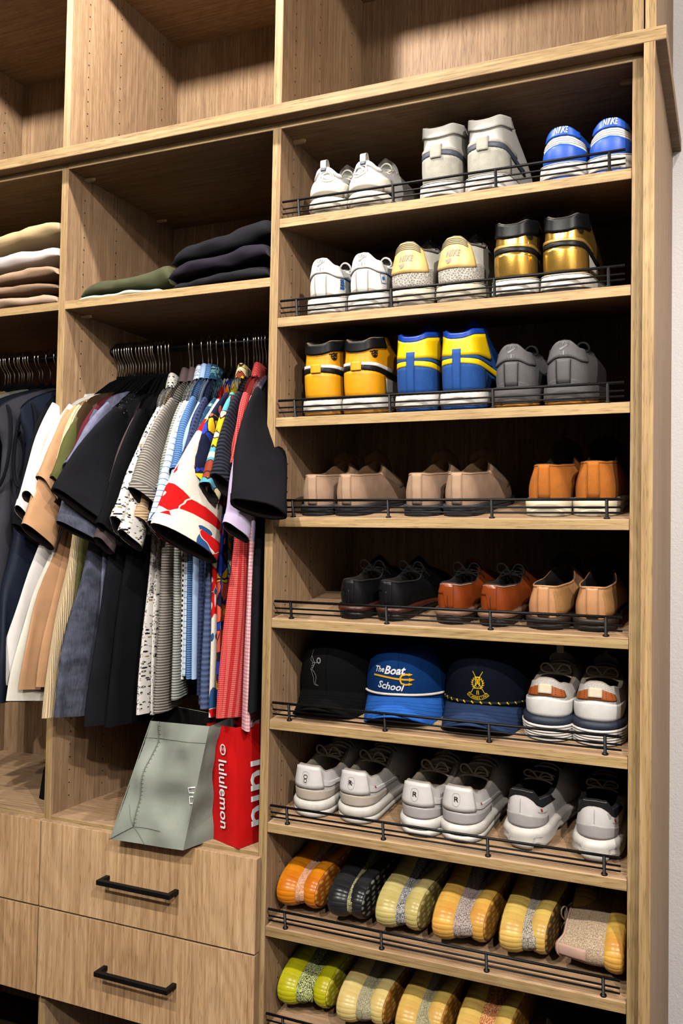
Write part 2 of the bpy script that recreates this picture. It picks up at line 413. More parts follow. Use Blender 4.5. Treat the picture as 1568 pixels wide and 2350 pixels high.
    def stamp(q, name, data, s0, t0, mat, parent, d=.0016, rot=0., label=None):
        """lettering or mark laid on the wall around (s0,t0)"""
        V,F=data; e=.01
        ms=(q.P(s0+e,t0)-q.P(s0-e,t0)).length/(2*e); mt=(q.P(s0,t0+e)-q.P(s0,t0-e)).length/(2*e)
        o=[]; c,sn=math.cos(rot),math.sin(rot)
        for v in V:
            x,y=v[0]*c-v[1]*sn,v[0]*sn+v[1]*c; s=s0+x/ms; t=t0+y/mt; t2=min(max(t,0),1)
            o.append(q.P(s,t2)+q.nrm(s,t2)*d)
        return mesh(name,o,F,mat,parent,False,label=label)
    def sole(q, name, prof, mat, parent, ribs=0, amp=0., wave=None, cap=True, nn=None, smooth=True):
        """prof: list of (fraction of local sole thickness, outward offset)"""
        N=nn or q.N; V=[];m=len(prof)
        for i in range(N):
            s=-1+2*i/N
            for f,off in prof:
                r=amp*(1-abs(math.cos(ribs*math.pi*s))**9 if ribs else 0)
                x,y=q.out(s,off+r); z=q.thick(y)*f
                if wave: z+=wave(s,f,y)
                V.append((x,y,z))
        F=grid_faces(N,m,True)
        if cap:
            for j in (0,m-1):
                k=len(V); 
                for i in range(N):
                    x,y=q.out(-1+2*i/N,prof[j][1]-.012); V.append((x,y,V[i*m+j][2]))
                F+=[(i*m+j,((i+1)%N)*m+j,k+(i+1)%N,k+i) if j else (((i+1)%N)*m+j,i*m+j,k+i,k+(i+1)%N) for i in range(N)]
                # close the middle with quads across left/right
                h=N//2
                F+=[(k+i,k+i+1,k+(N-i-1)%N,k+(N-i)%N) if j else (k+i+1,k+i,k+(N-i)%N,k+(N-i-1)%N) for i in range(0,h)]
        return mesh(name,V,F,mat,parent,smooth)
    def tongue(q, mat, parent, h=.03, w=.022, back=.01, name='tongue', curl=.0):
        """plate rising out of the throat"""
        y1=q.rimy[1]; zT=interp(q.rim,1); V=[];nu,nv=13,12
        for side in (0,1):
            for i in range(nu):
                a=-1+2*i/(nu-1)
                for j in range(nv):
                    f=j/(nv-1); ww=w*(1-.10*f)*(1 if f<.62 else math.sqrt(max(.06,1-((f-.62)/.38)**2*.94)))
                    x=a*ww; y=y1+.012-back*f-.010*(1-a*a)*(-1)-.02*f*f*curl*-1; y=y1+.016-(back+.016)*f+.009*(1-a*a)*.8; z=zT-.020+(h+.020)*f-.006*a*a
                    V.append((x,y+(.005 if side else 0),z))
        g=grid_faces(nu,nv); k=nu*nv
        F=g+[tuple(reversed([i+k for i in f])) for f in g]
        ring=[i*nv for i in range(nu)]+[(nu-1)*nv+j for j in range(1,nv)]+[i*nv+nv-1 for i in range(nu-2,-1,-1)]+[j for j in range(nv-2,0,-1)]
        F+=[(ring[i],ring[(i+1)%len(ring)],ring[(i+1)%len(ring)]+k,ring[i]+k) for i in range(len(ring))]
        return mesh(name,V,F,mat,parent)
    def laces(q, mat, parent, rows=4, r=.0022, bow=True, lift=.004, u0=.55, u1=.8, t=.93, name='laces', loops=1.):
        ds=[]
        for k in range(rows):
            u=lerp(u0,u1,k/max(1,rows-1)); a=q.P(u,t); b=q.P(-u,t)
            m=(a+b)/2+Vector((0,0,lift+.006)); ds.append(tube_data(chaikin([a,lerp(a,m,.5)+Vector((0,0,lift)),m,lerp(b,m,.5)+Vector((0,0,lift)),b],1),r,5))
        if bow:
            a=q.P(u0,t); b=q.P(-u0,t); m=(a+b)/2+Vector((0,-.002,lift+.008))
            for sg in (-1,1):
                ds.append(tube_data(chaikin([m,m+Vector((sg*.012,-.004,.014*loops)),m+Vector((sg*.026,-.004,.012*loops)),m+Vector((sg*.030,.004,.0)),m+Vector((sg*.016,.006,-.002)),m]),r*.9,5))
                ds.append(tube_data(chaikin([m,m+Vector((sg*.012,.010,.004)),m+Vector((sg*.024,.018,-.004)),m+Vector((sg*.030,.022,-.014))]),r*.9,5))
        V,F=join_data(*ds); return mesh(name,V,F,mat,parent)
    def loop(q, name, mat, parent, s=0., t=.9, h=.03, w=.008, back=.0, rise=.02):
        """pull tab: band looping from the heel wall over the rim"""
        a=q.P(s,t)+q.nrm(s,t)*.002; top=q.P(s,1)
        pts=[a,a+Vector((0,-.004-back,h*.5)),top+Vector((0,-.006-back,rise)),top+Vector((0,.004,rise+.004)),top+Vector((0,.010,rise*.4)),top+Vector((0,.008,-.004))]
        V=[];n=len(pts); m=4
        P2=[]
        for i in range(n-1):
            for k in range(m): P2.append(lerp(pts[i],pts[i+1],k/m))
        P2.append(pts[-1]); P3=[P2[0]]+[(P2[i-1]+P2[i]*2+P2[i+1])/4 for i in range(1,len(P2)-1)]+[P2[-1]]
        for p in P3:
            for dx,dd in ((-w/2,0),(w/2,0),(w/2,.0016),(-w/2,.0016)): V.append(p+Vector((dx,dd,0)))
        F=[]
        for i in range(len(P3)-1):
            for k in range(4): F.append((i*4+k,i*4+(k+1)%4,(i+1)*4+(k+1)%4,(i+1)*4+k))
        return mesh(name,V,F,mat,parent,False)
def seg_tube(q,name,pts,r,mat,parent,d=.001):
    """stitch or piping line on the wall through (s,t) points"""
    return tube(name,[q.P(s,t)+q.nrm(s,t)*d for s,t in pts],r,mat,parent,5)
def swoosh_data(L):
    """flat tick mark, centred"""
    lo=[(0,.30),(.06,.10),(.16,.0),(.30,.02),(1,.46)]; hi=[(0,.30),(.02,.22),(.10,.14),(.24,.15),(1,.46)]
    n=len(lo); V=[Vector(((x-.5)*L,(y-.2)*L,0)) for x,y in lo]+[Vector(((x-.5)*L,(y-.2)*L,0)) for x,y in hi]
    return V,[(i,i+1,n+i+1,n+i) for i in range(n-1)]
def ring_data(r,w,n=20,sx=1.):
    V=[Vector((sx*rr*math.cos(2*math.pi*i/n),rr*math.sin(2*math.pi*i/n),0)) for rr in (r,r-w) for i in range(n)]
    return V,[(i,(i+1)%n,n+(i+1)%n,n+i) for i in range(n)]
def quad_data(w,h): return [Vector((-w/2,-h/2,0)),Vector((w/2,-h/2,0)),Vector((w/2,h/2,0)),Vector((-w/2,h/2,0))],[(0,1,2,3)]
def moved(d,x,y): return [v+Vector((x,y,0)) for v in d[0]],d[1]
def place(name,label,i,x,y,yaw,group=None,cat='shoe',roll=0.,h=0.):
    """shoe on slanted shelf i, heel at x,y"""
    o=thing(name,label,cat,group=group)
    p=shelf_pt(i,x,y,h+.0006)
    m=Matrix.Translation(p)@Matrix.Rotation(SL,4,'X')@Matrix.Rotation(yaw,4,'Z')@Matrix.Rotation(roll,4,'Y')
    o.matrix_world=m; o.location=m.to_translation(); o.rotation_euler=m.to_euler(); return o
def L_(name,r,g,b,rough=.45,**k): return plain(name,srgb(r,g,b),rough,**k)
WHT=L_('white_leather',236,234,230,.45,var=.06,bump=.08,bs=500); OFFW=L_('off_white_leather',232,226,212,.5,var=.08,bump=.1,bs=400); CREAM=L_('cream_rubber',214,204,182,.55,var=.12)
MIDW=L_('white_rubber',226,221,214,.5,var=.1); GREYS=L_('light_grey_suede',176,172,160,.9,var=.14,bump=.4,bs=500); GREYL=L_('pale_grey_leather',206,203,195,.5,var=.06,bump=.15)
SLATE=L_('slate_leather',74,80,96,.5,var=.1); SOLED=L_('dark_rubber',46,44,44,.7,var=.15); TAUPE=L_('taupe_rubber',150,138,122,.6,var=.15)
BLUE=L_('royal_blue_leather',28,84,190,.42,var=.08,bump=.12,bs=450); WLET=L_('white_print',238,238,240,.5); KBLACK=L_('black_leather',20,20,22,.4,var=.15,bump=.12,bs=400,spec=.25)
GOLD=plain('gold_foil_leather',srgb(206,164,78,.6),.22,.9,.5,.10,50,.08,300); GOLDP=plain('gold_piping',srgb(196,158,84),.35,.6)
MUST=L_('mustard_leather',232,158,14,.45,var=.07,bump=.1); YELL=L_('bright_yellow_leather',248,205,12,.42,var=.05,bump=.08); NAVYB=L_('deep_blue_suede',14,70,142,.8,var=.12,bump=.3,bs=500); PUFB=L_('blue_collar_satin',22,66,170,.35,var=.1)
DGREY=L_('dark_grey_nubuck',88,86,88,.75,var=.08,bump=.25,bs=500); DGREY2=L_('grey_gloss_print',62,61,64,.35); GUM=L_('gum_rubber',176,120,40,.55,var=.15); LINB=L_('black_lining',18,17,17,.95); LING=L_('grey_lining',120,112,104,.95,var=.15,bump=.3)
LINW=L_('beige_lining',168,158,146,.95,var=.12,bump=.3); SAIL=L_('aged_translucent_rubber',226,192,120,.4,var=.2,vs=30); ELEPH=None
LETG=L_('grey_embossed_print',128,126,124,.5)
ROYAL2=L_('blue_stripe_leather',30,92,170,.4)
def elephant():
    t=NT('elephant_print_leather',.7); v=t.coord(); e=t.vor(v,220,'DISTANCE_TO_EDGE'); t.col(t.ramp(e,[(.04,srgb(222,216,204)),(.12,srgb(142,134,124))])); t.bump(e,.3,.001); return t.m
ELEPH=elephant()
GRP='shoes on the slanted shelves'
DIST={}
def std_sole(q,o,mid,outm,hb=.22,bot=-.002,midoff=.004,ridge=True):
    q.sole('outsole',[(0,bot),(.02,midoff-.002),(hb,midoff-.001)],outm,o)
    q.sole('midsole',[(hb,midoff),(hb+.06,midoff+.0008),(.80,midoff-.0005),(.97,midoff-.002),(1.0,midoff-.004)],mid,o)
    if ridge: seg=[ (s/20,0) for s in range(-19,20)]; tube('sole_stitch',[Vector((*q.out(s,midoff-.0012),q.thick(q.out(s)[1])*.985)) for s,_ in seg],.0009,mid,o,5)
# ---------- S1: chunky white runners with round heel badge
def chunky(x,y,yaw,lab,m):
    q=Shoe(L=.31,wh=.084,wb=.11,th=.036,tb=.026,rim=[(0,.098),(.18,.083),(.45,.080),(.8,.100),(1,.100)],rimy=(.016,.145),rw=.031,k1=.55,bulge=.007,mir=m,inset=.003)
    o=place('sneaker',lab,0,x,y,yaw,GRP)
    q.sole('outsole',[(0,-.004),(.05,.000),(.26,.001)],TAUPE,o); q.sole('midsole',[(.24,.002),(.5,.006),(.8,.004),(1.0,-.003)],OFFW,o,wave=lambda s,f,y:.006*f*math.cos(s*9)*(1 if abs(s)<.35 else .2))
    q.upper(WHT,o); q.lining(LINW,o,.006)
    hc_=q.patch('heel_counter',-.30,.30,lambda s:.02,lambda s:.52-.9*s*s,OFFW,o,.003); q.patch('air_unit',-.17,.17,0.,lambda s:.16-2.5*s*s,TAUPE,o,.0045)
    q.patch('heel_collar',-.24,.24,.80,.99,WHT,o,.005,nt=5)
    for k,(r,wd) in enumerate(((.0135,.003),(.0085,.0022))): q.stamp('round_badge',ring_data(r,wd),-.03*m,.62,OFFW,o,.0040+.0006*k)
    q.stamp('heel_lettering',text_data('AIR MAX 270',.0052),-.02,.34,TAUPE,hc_,.0045); q.stamp('side_lettering',text_data('TRUE',.007),.30,.42,SOLED,o,.004)
    q.loop('pull_tab',OFFW,o,0,.86,.010,.012,.001,.013); q.patch('pull_tab_stripe',-.012,.012,.80,.9,SLATE,o,.0075,ns=3,nt=3)
    q.tongue(WHT,o,.030,.024,.02); q.loop('tongue_loop',OFFW,o,1.,.99,.008,.009,-.01,.012); q.laces(OFFW,o,4,.0022,True)
chunky(.090,.026,-.02,'white chunky running sneaker with round heel badge, left end of the top shelf',-1); chunky(.178,.026,-.03,'white chunky running sneaker beside the tall grey high top on the top shelf',1)
# ---------- high tops, one kit for four colourways
def hightop(i,x,y,yaw,lab,m,up,counter,collar,band,stripe,mid,outm,tab=None,lin=LING,ht=.155,logo=None,wingc=None,puff=.004,clo=.79,tongue=None,lace=None,tabmat=None,L=.305):
    q=Shoe(L=L,wh=.084,wb=.106,th=.033,tb=.026,rim=[(0,ht-.003),(.22,ht+.004),(.6,ht+.006),(1,ht+.006)],rimy=(.014,.122),rw=.0385,k1=.42,k2=.10,bulge=.004,mir=m,inset=.004,front=.28)
    o=place('high_top_sneaker',lab,i,x,y,yaw,GRP); std_sole(q,o,mid,outm); q.upper(up,o,nt=16); q.lining(lin,o,.006,.6)
    cu=lambda s:.50-.62*min(abs(s),.34)**1.2
    q.patch('heel_counter',-.30,.30,.01,lambda s:.46-.75*abs(s)**1.4,counter,o,.0016)
    q.patch('swoosh_band',-.52,.52,lambda s:.455-.62*abs(s)**1.25,lambda s:.545-.60*abs(s)**1.25,stripe,o,.0022,ns=28,nt=3)
    q.patch('ankle_band',-.42,.42,lambda s:.545-.56*abs(s)**1.25,lambda s:.595-.52*abs(s)**1.3,band,o,.0026,ns=24,nt=3)
    pc_=q.patch('padded_collar',-.46,.46,lambda s:clo+.04*abs(s),.995,collar,o,puff,ns=24,nt=6)
    seg_tube(q,'stitching',[(s/20,.775+.04*abs(s/20)) for s in range(-9,10)],.0008,tabmat or band,pc_,.0008)
    tbw=.022 if clo>.85 else .035
    if tab: q.patch('heel_tab',-tbw,tbw,tab[0],tab[1],tabmat or counter,o,.0042,ns=4,nt=8)
    if logo:
        q.stamp('wing_emblem',join_data(ring_data(.0075,.0020,16),moved(ring_data(.0035,.0018,12),0,0),moved(quad_data(.022,.0022),0,.006),moved(quad_data(.017,.002),0,.0015),moved(quad_data(.012,.002),0,-.004)),.20,.70,logo,o,.0022)
    q.tongue(tongue or collar,o,.026,.026,.004); q.laces(lace or LINB,o,5,.0024,False,u0=.45,u1=.8,t=.86)
    return q,o
for (x,lab,m) in ((.331,'pale grey suede high top sneaker, left one of the grey pair on the top shelf',-1),(.424,'pale grey suede high top sneaker, right one of the grey pair on the top shelf',1)):
    hightop(0,x,.030,-.06,lab,m,GREYL,GREYS,GREYL,GREYS,SLATE,MIDW,SOLED,(.40,.66),LING,.141,tabmat=GREYS,tongue=GREYL,lace=GREYL,wingc=1)
for (x,lab,m) in ((.481,'gold foil high top sneaker with black collar, left one of the pair',-1),(.574,'gold foil high top sneaker with black collar, right one of the pair',1)):
    q,o=hightop(1,x,.026,-.05,lab,m,GOLD,GOLD,KBLACK,GOLDP,KBLACK,MIDW,SOLED,None,LING,.138,KBLACK,tongue=LING,lace=KBLACK,puff=.0032,clo=.72); q.patch('white_side_panel',.22,.5,lambda s:.10,lambda s:.40-.3*abs(s),MIDW,o,.0012)
for (x,lab,m) in ((.083,'mustard yellow high top sneaker with black collar, beside the cabinet side',-1),(.172,'mustard yellow high top sneaker with black collar, next to the blue and yellow pair',1)):
    q,o=hightop(2,x,.026,-.04,lab,m,MUST,MUST,KBLACK,WHT,KBLACK,MIDW,GUM,(.44,.60),LING,.146,KBLACK,tongue=KBLACK,lace=KBLACK,puff=.0032,tabmat=MUST); q.patch('white_side_panel',.20,.5,.05,lambda s:.36-.3*abs(s),WHT,o,.0011)
for (x,lab,m) in ((.287,'blue high top sneaker with bright yellow ankle, beside the mustard pair',-1),(.380,'blue high top sneaker with bright yellow ankle, beside the grey sneakers',1)):
    q,o=hightop(2,x,.026,-.05,lab,m,NAVYB,NAVYB,PUFB,NAVYB,YELL,MIDW,NAVYB,(.0,.70),PUFB,.147,KBLACK,tongue=PUFB,lace=NAVYB,puff=.003,clo=.90,tabmat=NAVYB)
    q.patch('ankle_panel',-.44,.44,lambda s:.585-.35*abs(s)**1.3,lambda s:.893+.04*abs(s),YELL,o,.0030,ns=24)
# ---------- royal blue low tops
def dunk(x,y,yaw,lab,m):
    q=Shoe(L=.30,wh=.084,wb=.105,th=.033,tb=.025,rim=[(0,.100),(.2,.088),(.5,.080),(.8,.092),(1,.092)],rimy=(.016,.150),rw=.036,k1=.48,bulge=.004,mir=m)
    o=place('low_top_sneaker',lab,0,x,y,yaw,GRP); std_sole(q,o,MIDW,BLUE,.24); q.upper(BLUE,o); q.lining(BLUE,o,.006)
    q.patch('white_heel_band',-.34,.34,lambda s:.44-.4*abs(s),lambda s:.74-1.2*s*s,WHT,o,.0010); 
    for k in range(3): seg_tube(q,'heel_fold',[(s/20,.50+.07*k-.5*(s/20)**2) for s in range(-6,7)],.0011,WHT,o,.0012)
    ht_=q.patch('heel_tab',-.22,.22,lambda s:.70+1.6*s*s,lambda s:.995,BLUE,o,.0040); q.patch('heel_counter',-.33,.33,.02,lambda s:.46-.5*abs(s),BLUE,o,.0016)
    q.stamp('heel_lettering',text_data('NIKE',.0185,.22,0,.0002),0,.865,WLET,ht_,.0046); q.tongue(BLUE,o,.02,.024,.012); q.laces(WHT,o,4,.0024,False)
dunk(.571,.026,-.06,'royal blue and white low sneaker lettered NIKE, left one of the blue pair',-1); dunk(.660,.024,.02,'royal blue and white low sneaker lettered NIKE, by the right cabinet side',1)
# ---------- classic court sneakers
def court(i,x,y,yaw,lab,m,base,tabm,letm,stripe,mid,outm,lin,box_=0,lacem=None,gum=False):
    q=Shoe(L=.305,wh=.082,wb=.106,th=.037,tb=.030,rim=[(0,.117),(.18,.101),(.45,.088),(.8,.098),(1,.100)],rimy=(.015,.150),rw=.036,k1=.5,bulge=.004,mir=m)
    o=place('court_sneaker',lab,i,x,y,yaw,GRP); std_sole(q,o,mid,outm,.16); q.upper(base,o); q.lining(lin,o,.006)
    q.patch('sole_arch',-.16,.16,lambda s:-.0+0*s,lambda s:.10-3.0*s*s,tabm if gum else LINW,o,.0016)
    q.patch('back_strip',-.045,.045,.02,.52,tabm if gum else base,o,.0018,ns=4)
    for sg in (-1,1): seg_tube(q,'stitching',[(sg*.045,.02+.48*k/8) for k in range(9)],.0007,lin,o,.0022)
    ht_=q.patch('heel_tab',-.27,.27,lambda s:.47+.07*math.cos(s*11.6)+.16*min(1,abs(s)/.27),lambda s:.985,tabm,o,.0034,ns=22)
    seg_tube(q,'tab_edge',[(k/40*.27/.5,.465+.07*math.cos(k/40*.27/.5*11.6)+.16*abs(k/40*.54)/.27) for k in range(-20,21)],.0009,letm,ht_,.0010)
    q.stamp('heel_lettering',join_data(moved(text_data('NIKE',.0125,.30),0,.006),moved(swoosh_data(.030),.003,.001)),0,.80,letm,ht_,.0040); q.stamp('heel_lettering',text_data('A I R',.011),0,.64,letm,ht_,.0040)
    if stripe: q.patch('side_stripe',.15,.46,lambda s:.56-.1*(s-.15),lambda s:.63-.16*(s-.15),stripe,o,.0022)
    if box_==1: q.stamp('side_emblem',join_data(*[moved(quad_data(.012,.0040),.0015*k,.0055*k-.008) for k in range(4)]),.20,.33,stripe,o,.0020)
    if box_==2: q.stamp('side_emblem',join_data([*map(Vector,[(-.0075,-.010,0),(.0075,-.010,0),(.0075,.010,0),(-.0075,.010,0),(-.0065,-.009,0),(.0065,-.009,0),(.0065,.009,0),(-.0065,.009,0)])] and ([Vector(a) for a in [(-.0075,-.010,0),(.0075,-.010,0),(.0075,.010,0),(-.0075,.010,0),(-.0065,-.009,0),(.0065,-.009,0),(.0065,.009,0),(-.0065,.009,0)]],[(0,1,5,4),(1,2,6,5),(2,3,7,6),(3,0,4,7)]),moved(quad_data(.006,.006),0,0)),.20,.36,stripe,o,.0020)
    q.tongue(lin,o,.022,.024,.012); q.laces(lacem or base,o,4,.0025,True,loops=1.2)
court(1,.086,.030,-.03,'white court sneaker with blue side stripe, left end of its shelf',-1,WHT,WHT,LETG,ROYAL2,MIDW,TAUPE,LINW,1); court(1,.180,.026,-.03,'white court sneaker with small boxed emblem, beside the cream pair',1,WHT,WHT,LETG,ROYAL2,MIDW,TAUPE,LINW,2)
court(2,.484,.028,-.04,'dark grey court sneaker, left one of the grey pair on the mustard sneaker shelf',-1,DGREY,DGREY,DGREY2,None,DGREY,GUM,LINB,0,LINB,True); court(2,.580,.028,-.06,'dark grey court sneaker, right one of the grey pair on the mustard sneaker shelf',1,DGREY,DGREY,DGREY2,None,DGREY,GUM,LINB,0,LINB,True)
# ---------- cream sneakers with cracked-print heel
def jordan3(x,y,yaw,lab,m):
    q=Shoe(L=.31,wh=.086,wb=.108,th=.036,tb=.027,rim=[(0,.128),(.2,.112),(.5,.112),(.8,.126),(1,.124)],rimy=(.018,.140),rw=.037,k1=.5,bulge=.006,mir=m)
    o=place('basketball_sneaker',lab,1,x,y,yaw,GRP); std_sole(q,o,CREAM,TAUPE,.30); q.upper(OFFW,o); q.lining(LING,o,.008)
    q.patch('cracked_print_counter',-.34,.34,.02,lambda s:.34+.45*abs(s)-.6*s*s,ELEPH,o,.0016,ns=20); hp_=q.patch('heel_plate',-.19,.19,lambda s:.26+3.2*s*s*.6,lambda s:.97-1.1*s*s,SAIL,o,.0034,ns=16,nt=10)
    for k in range(4): seg_tube(q,'plate_ridge',[(s/40,.80+.045*k) for s in range(-5,6)],.0008,TAUPE,hp_,.0042)
    q.stamp('heel_lettering',join_data(text_data('NIKE',.018,.25,0,.0004),moved(swoosh_data(.05),.002,-.008)),0,.56,TAUPE,hp_,.0042)
    seg_tube(q,'collar_piping',[(s/20,.985) for s in range(-12,13)],.0022,LING,o,.0005)
    q.tongue(LING,o,.024,.027,.008); q.loop('tongue_loop',LINW,o,1.,.99,.006,.008,-.008,.022); q.laces(OFFW,o,4,.0024,False)
jordan3(.274,.026,-.04,'cream sneaker with yellowed heel plate and cracked grey print, left one of pair',-1); jordan3(.369,.028,-.06,'cream sneaker with yellowed heel plate and cracked grey print, beside the gold pair',1)
# ---------- loafers
SUEDE=L_('taupe_suede',166,134,110,.95,var=.12,vs=40,bump=.35,bs=600); SUEDE2=L_('taupe_suede_seam',178,146,120,.95,var=.1); TSUE=L_('tobacco_suede',178,102,28,.92,var=.16,vs=40,bump=.35,bs=600); DLIN=L_('dark_tan_lining',112,84,56,.9,var=.15); ECRU=L_('ecru_rubber',226,212,184,.5,var=.08); RUBD=L_('charcoal_rubber',52,52,56,.6,var=.12)
TANL=L_('tan_nappa_leather',196,142,98,.5,var=.1,vs=30,bump=.15,bs=200); PERF=L_('perforated_tan_leather',168,122,72,.65,var=.3,vs=600); COGN=L_('cognac_leather',138,62,22,.3,var=.2,vs=25,coat=.2); DKSOL=L_('dark_brown_sole',44,32,26,.5,var=.15); BLIN=L_('black_shoe_lining',30,26,24,.9)
def loafer(i,x,y,yaw,lab,m,up,lin,solem,seam,th=.021,ht=.084,mocc=.100,strap=True,wh=.074,piping=None,side=None):
    q=Shoe(L=.30,wh=wh,wb=.10,th=th,tb=th*.62,rim=[(0,ht),(.25,ht-.003),(.60,ht-.007),(.82,mocc-.010),(1,mocc)],rimy=(.008,.158),rw=.030,k1=.5,k2=.10,bulge=.004,mir=m,toe=.036,front=.5)
    o=place('loafer',lab,i,x,y,yaw,GRP)
    q.sole('heel_block',[(0,.001),(.03,.002),(.55,.001)],solem,o); q.sole('sole',[(.5,.002),(.56,.003),(.92,.003),(1.0,.001)],solem,o); q.upper(up,o); q.lining(lin,o,.0035,.85,roll=.0008)
    q.tongue(lin,o,.024,.031,.002)
    bs_=q.patch('back_seam',-.04,.04,.02,.98,seam,o,.0010,ns=4,nt=8)
    for sg in (-1,1): seg_tube(q,'stitching',[(sg*.04,.03+.94*k/8) for k in range(9)],.0006,seam,bs_,.0014)
    seg_tube(q,'topline_stitch',[(s/20,.955) for s in range(-13,14)],.0007,piping or seam,o,.0006)
    if piping: seg_tube(q,'topline_binding',[(s/20,.985) for s in range(-17,18)],.0018,piping,o,.0002)
    if side: q.patch('perforated_side',.10,.40,.03,.93,side,o,.0008)
    if strap: q.patch('saddle_strap',.62,.78,.30,.985,seam,o,.0016,ns=6); q.patch('saddle_strap',-.78,-.62,.30,.985,seam,o,.0016,ns=6)
loafer(3,.077,.024,-.06,'taupe suede loafer with dark sole, leftmost on the loafer shelf',-1,SUEDE,DLIN,RUBD,SUEDE2); loafer(3,.153,.024,-.05,'taupe suede loafer with dark sole, second from left on the loafer shelf',1,SUEDE,DLIN,RUBD,SUEDE2)
loafer(3,.302,.024,-.06,'taupe suede loafer with dark sole, third from left on the loafer shelf',-1,SUEDE,DLIN,RUBD,SUEDE2); loafer(3,.382,.024,-.08,'taupe suede loafer with dark sole, beside the tobacco brown pair',1,SUEDE,DLIN,RUBD,SUEDE2)
loafer(3,.546,.028,-.10,'tobacco suede slip-on with cream sole, left one of the pair',-1,TSUE,BLIN,ECRU,TSUE,.030,.096,.112,False,.082); loafer(3,.634,.032,-.01,'tobacco suede slip-on with cream sole, right one of the pair',1,TSUE,BLIN,ECRU,TSUE,.030,.100,.116,False,.080)
loafer(4,.547,.026,-.10,'tan leather loafer with perforated side, left one of the tan pair',-1,TANL,BLIN,DKSOL,TANL,.022,.080,.096,False,.078,TANL,PERF); loafer(4,.634,.030,-.01,'tan leather loafer with perforated side, right end of the dress shoe shelf',1,TANL,BLIN,DKSOL,TANL,.022,.080,.096,False,.076,TANL,PERF)
# ---------- laced dress shoes
def oxford(x,y,yaw,lab,m,up,solem,bind,edge):
    q=Shoe(L=.30,wh=.068,wb=.098,th=.026,tb=.014,rim=[(0,.079),(.25,.074),(.58,.068),(.85,.088),(1,.090)],rimy=(.008,.140),rw=.028,k1=.5,bulge=.004,mir=m,toe=.036,front=.45)
    o=place('dress_shoe',lab,4,x,y,yaw,GRP); q.sole('heel_block',[(0,-.001),(.04,.0005),(.62,.0015)],solem,o); q.sole('welt',[(.6,.003),(.66,.004),(.96,.004),(1.0,.0)],edge,o); q.upper(up,o); q.lining(BLIN,o,.003)
    q.patch('back_strip',-.18,.05,lambda s:.55 if s<-.02 else .02,.97,up,o,.0010,ns=10); seg_tube(q,'topline_stitch',[(s/20,.96) for s in range(-9,10)],.0008,bind,o,.0005); seg_tube(q,'stitching',[(.0,.05+.5*k/6) for k in range(7)],.0007,solem,o,.0008)
    q.tongue(up,o,.016,.022,.004); q.laces(BLIN,o,4,.0016,True,u0=.66,u1=.82,loops=1.5)
oxford(.162,.026,-.10,'black leather laced dress shoe, left one of the black pair',-1,KBLACK,L_('black_heel',30,26,26,.4),KBLACK,L_('red_brown_welt',70,34,24,.4)); oxford(.242,.026,-.16,'black leather laced dress shoe, right one of the black pair',1,KBLACK,L_('black_heel',30,26,26,.4),KBLACK,L_('red_brown_welt',70,34,24,.4))
oxford(.367,.026,-.08,'cognac brown leather laced dress shoe, left one of the pair',-1,COGN,DKSOL,LINW,L_('brown_welt',120,88,66,.5)); oxford(.450,.026,-.14,'cognac brown leather laced dress shoe, right one of the pair',1,COGN,DKSOL,LINW,L_('brown_welt',120,88,66,.5))
# ---------- knit trainers beside the caps
def knitmat(name,c1,c2,sc=700,bump=.6):
    t=NT(name,.9); v=t.coord(); n=t.vor(v,sc); t.col(t.ramp(n,[(.15,c2),(.55,c1)])); t.bump(n,bump,.001); return t.m
MESHG=knitmat('pale_grey_mesh',srgb(208,202,196),srgb(160,154,148)); BROWNL=L_('saddle_brown_leather',172,88,36,.5,var=.12); NAVYR=L_('navy_rubber',38,46,62,.6); LACEB=L_('beige_laces',190,176,160,.8)
def trainer(x,y,yaw,lab,m):
    q=Shoe(L=.31,wh=.088,wb=.110,th=.044,tb=.032,rim=[(0,.114),(.2,.102),(.45,.090),(.8,.104),(1,.106)],rimy=(.013,.150),rw=.038,k1=.52,bulge=.006,mir=m)
    o=place('trainer',lab,5,x,y,yaw,GRP)
    for k in range(6): q.sole('sole_layer',[(.02+.115*k,.001+.0008*k),(.04+.115*k,.0045+.0006*k),(.105+.115*k,.0045+.0006*k),(.13+.115*k,.0015+.0008*k)],MIDW,o,cap=(k==0))
    q.sole('navy_band',[(.70,.004),(.74,.0055),(.93,.005),(1.0,.0)],NAVYR,o); q.upper(MESHG,o); q.lining(LINW,o,.008)
    q.patch('heel_counter',-.36,.36,.01,lambda s:.46-.3*abs(s),WHT,o,.0022,ns=20); lb_=q.patch('leather_badge',-.17,.17,lambda s:.50+1.2*s*s,lambda s:.80-1.2*s*s,BROWNL,o,.0030)
    for sg in (-1,1): q.stamp('badge_lettering',join_data(*[moved(quad_data(.013,.0009),0,.0036*k) for k in range(-1,3)]),sg*.095,.64,DKSOL,lb_,.0034)
    q.patch('pull_tab',-.035,.035,.56,.84,ECRU,o,.0058,ns=4); q.tongue(LINW,o,.030,.026,.012); q.laces(LACEB,o,4,.0020,True,loops=1.4)
    if m<0: box('tongue_tab',-.007,.007,q.rimy[1]-.014,q.rimy[1]-.010,.128,.147,ECRU,o)
trainer(.551,.040,-.04,'pale grey mesh trainer with brown heel badge, beside the navy cap',-1); trainer(.640,.040,-.01,'pale grey mesh trainer with brown heel badge, right end of the cap shelf',1)
